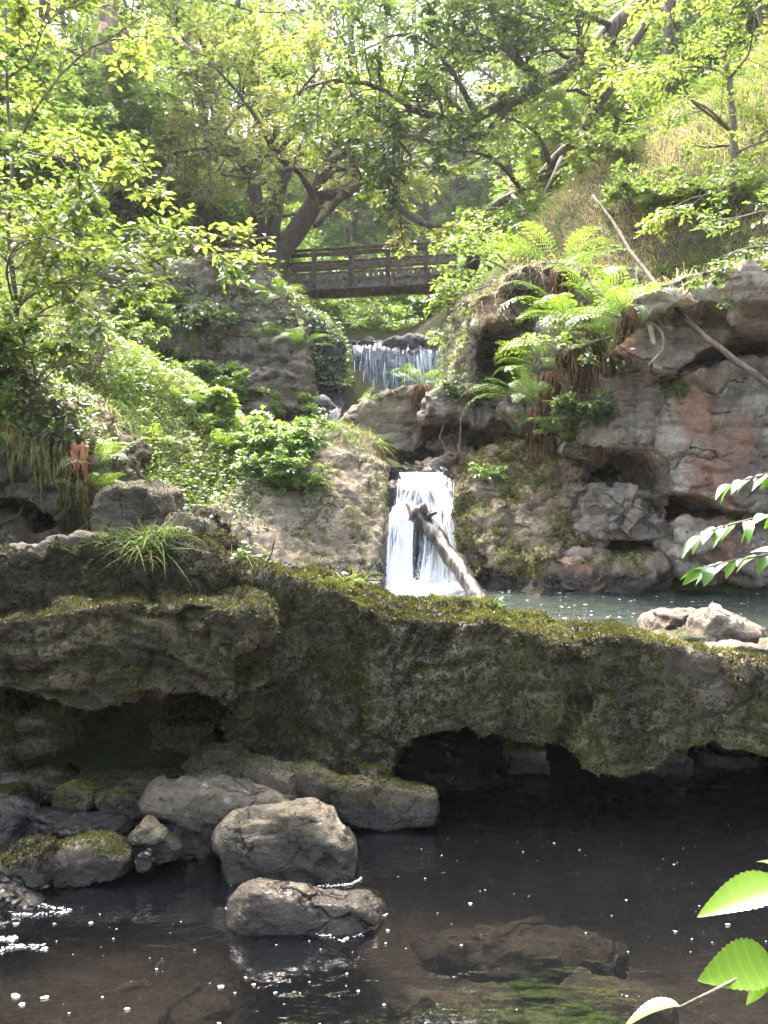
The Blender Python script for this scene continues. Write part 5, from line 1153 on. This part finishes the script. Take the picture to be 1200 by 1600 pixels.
# dandelion clocks
def clock(px, py, Y, h, label):
    mb, m2 = MB(), MB(); mb.tube(np.array([[0,0,0],[.01,0,h*.5],[0,-.01,h]]), .0022, 5); rng = np.random.default_rng(int(px))
    d = nrm(rng.normal(size=(90,3))); 
    for q in d: m2.tube(np.array([[0,0,0],q*.009,q*.011])+np.array([0,-.01,h]), [.0005,.0005,.0014], 3, .5)
    e = empty('dandelion_clock', P(px,py,Y)-np.array([0,0,h]), label, 'dandelion'); mb.build('stem', M_TWIG, parent=e); m2.build('seed_head', M_FOAM, parent=e)
clock(290,794,4.7,.16,'white dandelion clock nearer the large grass tuft'); clock(331,807,4.7,.14,'white dandelion clock right of the other, behind the ledge')
mb = MB(); mb.tube(L_([(418,880,4.6),(424,862,4.55),(432,842,4.5)], n=5, wob=.003), .004, 5); props(mb.build('dead_stalk', M_DEAD), 'pale dry stalk standing on the shoulder of the bulging face', 'stalk')

# ------------------------------------------------------------------ shrubs
def shrub(px, py, H, R, label, seed, lm=None, n=16, L=.07, tint=.6, nleaf=9, group=None, loc=None, tw=6, sub=5):
    rng = np.random.default_rng(seed); loc = hit(px,py)[0] if loc is None else np.asarray(loc); limbs = []
    for i in range(n):
        a = rng.uniform(0,6.28); d = np.array([math.cos(a)*R, math.sin(a)*R*.8-.25*R, H*rng.uniform(.6,1.1)])
        limbs.append((curve_from(rng.normal(size=3)*np.array([.06,.05,.01]), d, np.linalg.norm(d)*rng.uniform(.7,1.1), 6, .10, -.01, rng), .008, .003))
    wood, leaf = MB(), MB(); grow(limbs, wood, leaf, rng, sub=sub, sublen=(R*.25,R*.5), twigs=tw, twiglen=R*.22, nleaf=nleaf, L=L, tint=tint, flat=.82, start=.3, planar=.8, twig_sides=0)
    e = empty('shrub', loc, label, 'shrub', group); wood.build('stems', M_TWIG, parent=e); leaf.build('foliage', lm or M_SHRUB, parent=e, smooth=False); return e
shrub(425,655,.55,.50,'pale green leafy shrub on the shoulder of the huge slab',1)
shrub(365,640,.50,.45,'leafy shrub between the long grass and the pale green shrub',2)
shrub(385,712,.36,.55,'spreading yellow green plant above the broad hanging fern',3,tint=.8)
shrub(445,715,.35,.35,'loose green plant trailing down the huge slab',4,L=.045,tint=.5)
shrub(425,745,.25,.35,'small leaved creeper on the slab under the trailing plant',5,L=.04,tint=.45)
shrub(325,655,.35,.25,'bright strappy plant in the middle of the bank',6,tint=.7,L=.09)
shrub(130,610,.75,.50,'dry grey brown twiggy bush above the mossy near cliff',7,mat_tint('dry_twig_leaf',[(0,(.05,.04,.025)),(1,(.16,.13,.075))],.9,.2),24,.03,.5,5)
shrub(60,600,.5,.5,'green bramble at the top of the mossy near cliff',8,M_LEAF,14,.05,.45)
shrub(195,560,.55,.55,'leafy bush at the top of the grassy bank beside the bare stone',9,M_LEAF,16,.06,.6)
shrub(240,520,.5,.5,'low green plant under the layered cliff',10,M_LEAF,14,.07,.5)
shrub(716,480,.45,.4,'green leaves spilling down the rock beside the bridge pier',11,M_LEAF,16,.06,.5)
shrub(748,568,.35,.25,'leafy plant beside the upper waterfall and the cave',12,M_LEAF,16,.055,.45)
shrub(728,622,.18,.2,'small green plant right of the fern on the cracked boulder',13,M_LEAF,12,.05,.5)
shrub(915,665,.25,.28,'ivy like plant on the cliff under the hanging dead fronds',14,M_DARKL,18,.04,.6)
shrub(895,690,.3,.3,'small leaved plant low on the buttress above the moss',15,M_LEAF,14,.035,.45)
shrub(1050,340,.45,.55,'low leafy bramble on the grassy bank above the pole',16,M_LEAF,16,.05,.5)
shrub(990,330,.4,.5,'green bramble on the grassy bank beside the top of the pole',17,M_LEAF,14,.05,.55)
shrub(1140,330,.4,.5,'bramble at the foot of the slender young tree',18,M_LEAF,14,.05,.45)
shrub(860,320,.5,.5,'yellowish bush on the crest of the grassy bank',19,M_OAK,14,.06,.6)
shrub(945,265,.5,.55,'bush on the crest of the bank below the leaning tree',20,M_OAK,14,.06,.55)
shrub(250,490,.35,.4,'big leaved plant on the face of the layered cliff',21,M_LEAF,8,.13,.45)
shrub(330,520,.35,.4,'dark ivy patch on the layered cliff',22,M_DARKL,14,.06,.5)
shrub(455,430,.7,.6,'green shrub climbing around the oak base and bridge end',23,M_LEAF,14,.08,.5)
shrub(1060,620,.1,.12,'little green plant in a crack of the red brown cliff',24,M_LEAF,6,.03,.5)
shrub(775,745,.12,.2,'small bright plant on the mossy corner beside the lower fall',25,M_SHRUB,8,.03,.6)
shrub(405,690,.45,.5,'domed light green shrub in the middle of the clump on the slab',51,tint=.75)
shrub(455,665,.4,.4,'outermost pale shrub of the clump, over the bare slab',52,tint=.7)
shrub(310,620,.45,.45,'tall leafy herb at the back of the long grass',53,tint=.65)
shrub(460,760,.2,.35,'flat creeping plant lowest on the huge slab',56,L=.035,tint=.6)
# bushes filling the valley behind the bridge
vp = shrub(0,0,1.7,1.7,'pale green bush in the valley beyond the footbridge',40,M_SHRUB,22,.14,.5,10,'bushes beyond the footbridge',(-.9,27,5.6),7,7)
_r = np.random.default_rng(44); nb_ = 0
for y in np.arange(25, 62, 2.0):
    for x in np.arange(-14, 14.5, 2.2):
        xx = x+_r.uniform(-.8,.8); yy = y+_r.uniform(-.7,.7)
        if abs(xx) < 1.1 and yy < 29 or abs(xx) > 2.0+yy*.2: continue
        o = copy_tree(vp); s = _r.uniform(.7,1.5); o.scale = (s,s,s*_r.uniform(.8,1.2)); o.location = (xx,yy,gz(xx,yy)[0]-.1); o.rotation_euler = (0,0,_r.uniform(0,6.28))
# bushes of the wooded slopes (understorey)
up = shrub(0,0,2.2,1.9,'green understorey bush growing under the trees of the steep slopes',41,M_LEAF,20,.13,.5,10,'understorey bushes',(-6.2,17,8),7,7)
for n in range(130):
    yy = _r.uniform(11.5,34); xx = _r.uniform(-16,17)
    if abs(xx) > 3+yy*.62 or (yy < 25 and -4.6 < xx < 4.4) or (yy < 15 and -6 < xx < 8.5): continue
    o = copy_tree(up); s = _r.uniform(.6,1.3); o.scale = (s,s,s); o.location = (xx,yy,gz(xx,yy)[0]-.1); o.rotation_euler = (0,0,_r.uniform(0,6.28))

# ------------------------------------------------------------------ grass and ground cover on the banks (nobody could count it)
rg = np.random.default_rng(300)
def gpts(n, x0, x1, y0, y1, keep):
    x = rg.uniform(x0,x1,n); y = rg.uniform(y0,y1,n); k = keep(x,y); x, y = x[k], y[k]; return np.stack([x,y,gz(x,y)],1)
def gslope(p):
    e = .05; return nrm(np.stack([-(gz(p[:,0]+e,p[:,1])-gz(p[:,0]-e,p[:,1]))/(2*e), -(gz(p[:,0],p[:,1]+e)-gz(p[:,0],p[:,1]-e))/(2*e), np.ones(len(p))],1))
mb = MB()
p = gpts(70000, 1.0, 11, 9.0, 16, lambda x,y: (x > 1.0+.25*(y-11)*(y>11)))
dry = fbm(p*.9, 3, 71)+.25*fbm(p*3, 2, 72)
keep = rg.random(len(p)) < .75; p, dry = p[keep], dry[keep]; n = len(p); sl = gslope(p)
tint = np.where(dry+rg.normal(0,.22,n) > -.05, rg.uniform(.76,1,n), rg.uniform(.2,.7,n))
blades(mb, p, sl*.5+np.array([-.15,-.25,.55])+rg.normal(size=(n,3))*.35, rg.uniform(.12,.42,n), rg.uniform(.006,.013,n), rg.uniform(.3,1.1,n), tint)
p = gpts(30000, -4.5, -.6, 7.2, 12.2, lambda x,y: x < -.8); n = len(p); sl = gslope(p); g = fbm(p*1.1,3,73)
blades(mb, p, sl*.4+np.array([.1,-.2,.6])+rg.normal(size=(n,3))*.3, rg.uniform(.14,.48,n), rg.uniform(.006,.011,n), rg.uniform(.3,1,n), np.where(g+rg.normal(0,.3,n) > .45, rg.uniform(.76,1,n), rg.uniform(.3,.7,n)))
# on the rock shelves above the water: grass and hanging roots along the cliff tops
for nm, cnt, minz in ((cliff_right.name,9000,3.0),(tower.name,9000,3.3),(cliff_left.name,5000,4.5),(cliff_near.name,3500,2.1),(slab.name,2500,2.2)):
    co, q = ROCKS[nm]; pp, nn = sample(co, q, cnt, lambda c, no: ((no[:,2] > .35) & (c[:,2] > minz) & (c[:,1] < 15.5) & (abs(c[:,0]) < 7)).astype(float), rg)
    m = len(pp)
    if m: blades(mb, pp, nn*.5+np.array([0,-.35,.4])+rg.normal(size=(m,3))*.35, rg.uniform(.10,.36,m), rg.uniform(.005,.011,m), rg.uniform(.5,1.4,m), np.where(rg.random(m) < (.2 if nm in (cliff_near.name, slab.name) else .5), rg.uniform(.76,1,m), rg.uniform(.2,.7,m)))
props(mb.build('grass', M_GRASS), kind='stuff')
mb = MB()
p = gpts(60000, -22, 22, 9.5, 40, lambda x,y: (abs(x-.2) > np.where(y < 16, 1.6, 1.15)) & (abs(x) < 3+y*.6) & ~((x > .8) & (y < 12.5)))
n = len(p); p[:,2] += rg.uniform(0,.45,n)*np.minimum(1,p[:,1]/16); s = rg.uniform(.05,.12,n)*(.6+p[:,1]/26)
leaf_quads(p, rg.normal(size=(n,3))*np.array([1,1,.3])+np.array([0,-.4,0]), UP+rg.normal(size=(n,3))*.45, s, s*.62, np.clip(.42+.5*fbm(p*.5,3,75)+rg.normal(0,.14,n),0,1), .1, mb)
p = gpts(24000, -5, 8, 7.0, 13.5, lambda x,y: (x < -.8) | ((x > 1.6) & (y > 9.4) & (fbm(np.stack([x,y,0*x],1)*1.3,2,77) > .02)))
n = len(p); p[:,2] += rg.uniform(0,.22,n); s = rg.uniform(.025,.06,n)
leaf_quads(p, rg.normal(size=(n,3))*np.array([1,1,.3])+np.array([0,-.4,0]), UP+rg.normal(size=(n,3))*.5, s, s*.62, np.clip(.5+.5*fbm(p*.8,3,76)+rg.normal(0,.14,n),0,1), .1, mb)
# herbs of the left bank
p = gpts(26000, -3.6, -1.0, 7.4, 11.2, lambda x,y: fbm(np.stack([x,y,0*x],1)*1.6,3,87) > -.12)
n = len(p); p[:,2] += rg.uniform(.02,.34,n); s = rg.uniform(.03,.07,n)
leaf_quads(p, rg.normal(size=(n,3))*np.array([1,1,.3])+np.array([0,-.4,0]), UP+rg.normal(size=(n,3))*.5, s, s*.6, np.clip(.58+.5*fbm(p*1.1,3,88)+rg.normal(0,.14,n),0,1), .1, mb)
# leaves rooted in the cracks of the cliffs, in patches
for nm, cnt, poly, L in ((tower.name,2600,[(690,400),(760,420),(735,520),(745,600),(700,640),(670,600)],.055),(cliff_right.name,1500,[(850,430),(1010,420),(990,560),(960,640),(900,720),(860,700)],.05),(buttress.name,1200,[(840,620),(920,620),(930,740),(860,720)],.04),
        (fall_rock.name,5000,[(450,460),(550,500),(548,600),(470,610)],.07),(cliff_left.name,3500,[(150,400),(480,400),(470,540),(160,540)],.07),(cliff_near.name,2600,[(-50,560),(150,600),(150,700),(0,680),(-50,680)],.045),(slab.name,2600,[(320,700),(470,660),(480,790),(420,820),(330,800)],.035)):
    co, q = ROCKS[nm]
    pp, nn = sample(co, q, cnt, lambda c, no: (inpoly(proj(c), poly) & (fbm(c*1.4,3,79) > -.05) & (no[:,1] < .3)).astype(float), rg); m = len(pp)
    if m:
        s = L*rg.uniform(.6,1.3,m)
        leaf_quads(pp+nn*rg.uniform(0,.10,m)[:,None], rg.normal(size=(m,3))*np.array([1,.5,.6])+np.array([0,-.3,-.3]), nn*.5+UP*.7+rg.normal(size=(m,3))*.35, s, s*.62, np.clip(.45+rg.normal(0,.2,m),0,1), .1, mb)
props(mb.build('ground_cover', M_LEAF, smooth=False), kind='stuff')

# ------------------------------------------------------------------ moss on the ledge and on the mossed stones (a part of each rock)
def moss(o, n, dens=0.0, L=.020, yellow=.35, seed=0, brown=0.0, zmin=.12):
    co, q = ROCKS[o.name]; rng = np.random.default_rng(seed)
    def mk(c, no):
        m = sstep(-.25+dens, .12+dens, fbm(c*1.9,4,seed+5)+.35*no[:,2]-.75*sstep(.5,1.7,c[:,0]))
        return m*(no[:,2] > -.55)*(no[:,1] < .45)*(c[:,2] > zmin)
    p, nn = sample(co, q, n, mk, rng); m = len(p)
    t = .30+.28*fbm(p*2.3,3,seed+6)+.22*fbm(p*9,2,seed+7)+yellow*np.clip(nn[:,2],0,1)**1.5+rng.normal(0,.06,m)
    d = nn*.75+np.array([0,-.1,-.35])*(nn[:,2:3] < .5)+rng.normal(size=(m,3))*.5; s = L*rng.uniform(.6,1.4,m)
    mb = MB(); leaf_quads(p-nn*.003, d, rng.normal(size=(m,3)), s, s*.38, np.clip(t,0,1), .05, mb)
    x = mb.build('moss', M_MOSSF, parent=o, origin=np.array(o.location), smooth=False); x.location = (0,0,0)
moss(ledge_left, 240000, -.75, .019, .30, 1); moss(ledge_main, 380000, -.75, .019, .32, 2)
for o in [x for x in bpy.data.objects if x.name in ROCKS and x.type == 'MESH' and x.data.materials and x.data.materials[0] == M_MOSSB]: moss(o, 3500, .05, .013, .30, 9)
for o_, n_, po, L_m in ((buttress, 26000, None, .03), (slab, 14000, None, .028), (cliff_near, 14000, None, .03)):
    co, q = ROCKS[o_.name]; rr = np.random.default_rng(17)
    p, nn = sample(co, q, n_, lambda c, no: sstep(.0,.3,fbm(c*np.array([2.4,2.4,.8]),3,83)+.25*no[:,2])*(no[:,1] < .4)*(c[:,2] > .85), rr); m = len(p); s = L_m*rr.uniform(.6,1.4,m); mb = MB()
    leaf_quads(p, nn*.6+np.array([0,-.1,-.6])+rr.normal(size=(m,3))*.4, rr.normal(size=(m,3)), s*1.3, s*.4, np.clip(.72+.25*fbm(p*2,2,84)+rr.normal(0,.12,m),0,1), .05, mb)
    x = mb.build('moss', M_MOSSF, parent=o_, origin=np.array(o_.location), smooth=False); x.location = (0,0,0)

# ---- hanging moss curtains and splintered wood on the near cliff
M_HANG = mat_tint('hanging_moss', [(0,(.05,.05,.02)),(.5,(.13,.115,.04)),(1,(.24,.20,.075))], .95, .2)
def strand(px, py, L, rng, r0):
    """a strand that hugs the rock on its way down and hangs free under an overhang"""
    h = hit(px, py); p = h[0]+np.array([0,-.02,0]); out = [p]; Y = p[1]
    for k in range(1, 8):
        z = p[2]-L*k/7; hh = hit(px, HZ-FPX*(z-CAMZ)/Y); Y = min(Y+.02, hh[0][1]-.025) if hh is not None else Y
        Y = max(Y, p[1]-.18); out.append(np.array([p[0]+rng.normal(0,.008), Y, z]))
    return np.array(out), np.array([.006,.009,.009,.008,.007,.006,.004,.002])*r0
for i, (px, py, L, w, lab) in enumerate([(20,650,.5,14,'narrow strip of hanging moss at the left edge of the near cliff'),(66,690,.45,15,'hanging moss in the middle of the near cliff'),(98,700,.6,12,'long yellow hanging moss above the black hollow'),
    (128,755,.4,8,'pale hanging moss below the splintered orange wood'),(40,672,.3,8,'thin moss strand between two wider ones at the left of the near cliff')]):
    rng = np.random.default_rng(i); mb = MB()
    for k in range(60):
        a = rng.uniform(-1,1); q, r = strand(px+a*w, py+rng.uniform(-12,12)+abs(a)*6, L*(1-.5*abs(a))*rng.uniform(.4,1.1), rng, rng.uniform(.5,1.2)); mb.tube(q, r, 4, rng.uniform(0,1))
    props(mb.build('hanging_moss', M_HANG), lab, 'moss')
M_SPL = mat_bark('orange_splintered_wood', (.22,.09,.04), (.50,.24,.12), 0, .15, 30)
mb = MB(); rr = np.random.default_rng(3)
for i in range(34):
    x = rr.choice([rr.normal(118,1.5), rr.normal(134,3.5)]); q, r = strand(x, rr.uniform(690,705), rr.uniform(.12,.30) if x > 125 else rr.uniform(.1,.22), rr, rr.uniform(.6,1.1)); mb.tube(q+np.array([0,-.015,0]), r, 5)
props(mb.build('splintered_stump', M_SPL), 'bright orange splintered rotten wood hanging on the near cliff', 'rotten stump')
# roots and vines hanging before the cave
for i, (a, lab) in enumerate(([[(720,600,9.6),(722,650,9.5),(718,690,9.45),(712,715,9.4)],'long thin root hanging in front of the black cave'],[[(695,655,9.7),(688,680,9.65),(692,692,9.6),(696,700,9.6)],'short curled root hanging left of the long one at the cave'])):
    mb = MB(); mb.tube(L_(a, n=10, wob=.006), .007, 5); props(mb.build('hanging_root', M_TWIG), lab, 'root')
# ------------------------------------------------------------------ camera, light, film
cam = bpy.data.cameras.new('camera'); co_ = bpy.data.objects.new('camera', cam); COL.objects.link(co_)
co_.location = (0, 0, CAMZ); co_.rotation_euler = (math.radians(90), 0, 0)
cam.sensor_fit = 'VERTICAL'; cam.sensor_height = 24; cam.lens = 24*FPX/1600
cam.shift_y = -(800-HZ)/1600; cam.clip_start = 0.05; cam.clip_end = 1000
SC.camera = co_
w = bpy.data.worlds.new('World'); SC.world = w; w.use_nodes = True
nt = w.node_tree; nt.nodes.clear()
SUN_EL, SUN_AZ = math.radians(62), math.radians(-26)      # azimuth from +Y towards +X
sky = nt.nodes.new('ShaderNodeTexSky'); sky.sky_type = 'NISHITA'; sky.sun_disc = False
sky.sun_elevation = SUN_EL; sky.sun_rotation = SUN_AZ; sky.air_density = 0.8; sky.dust_density = 7.0; sky.ozone_density = 0.8
bg = nt.nodes.new('ShaderNodeBackground'); bg.inputs[1].default_value = 0.15
wo = nt.nodes.new('ShaderNodeOutputWorld'); nt.links.new(sky.outputs[0], bg.inputs[0]); nt.links.new(bg.outputs[0], wo.inputs[0])
sl = bpy.data.lights.new('sun', 'SUN'); sl.energy = 1.5; sl.angle = math.radians(40); sl.color = (1.0, 0.93, 0.80)
so = bpy.data.objects.new('sun', sl); COL.objects.link(so)
dv = Vector((math.sin(SUN_AZ)*math.cos(SUN_EL), math.cos(SUN_AZ)*math.cos(SUN_EL), math.sin(SUN_EL)))
so.rotation_euler = (-dv).to_track_quat('-Z', 'Y').to_euler(); so.location = dv*60
SC.view_settings.view_transform = 'Standard'; SC.view_settings.look = 'None'
SC.view_settings.exposure = 3.8; SC.view_settings.gamma = 1.0
SC.cycles.use_denoising = True
try: SC.cycles.denoiser = 'OPENIMAGEDENOISE'
except Exception: pass
SC.cycles.max_bounces = 10; SC.cycles.diffuse_bounces = 4; SC.cycles.glossy_bounces = 3; SC.cycles.transmission_bounces = 6
SC.cycles.transparent_max_bounces = 16; SC.cycles.sample_clamp_indirect = 8.0
SC.cycles.use_adaptive_sampling = True; SC.cycles.adaptive_threshold = 0.015

def haze(dens):
    v = np.array([[x,y,z] for x in (-68,68) for y in (-28,108) for z in (-2.5,70)], float)
    zt = max((np.array(ground.bound_box)[:,2].max(), 0)); v[:,2] = np.where(v[:,2] > 0, zt+24, -2.5)
    m = bpy.data.materials.new('thin_haze'); m.use_nodes = True; t = m.node_tree; t.nodes.clear()
    o = t.nodes.new('ShaderNodeOutputMaterial'); p = t.nodes.new('ShaderNodeVolumePrincipled')
    p.inputs['Color'].default_value = (.92,.95,1,1); p.inputs['Density'].default_value = dens; p.inputs['Anisotropy'].default_value = .35
    t.links.new(p.outputs[0], o.inputs['Volume'])
    F = np.array([[0,1,3,2],[4,6,7,5],[0,4,5,1],[2,3,7,6],[0,2,6,4],[1,5,7,3]])
    props(obj('haze', v, F, m, origin=(0,0,0), smooth=False), kind='stuff')
haze(0.0006)
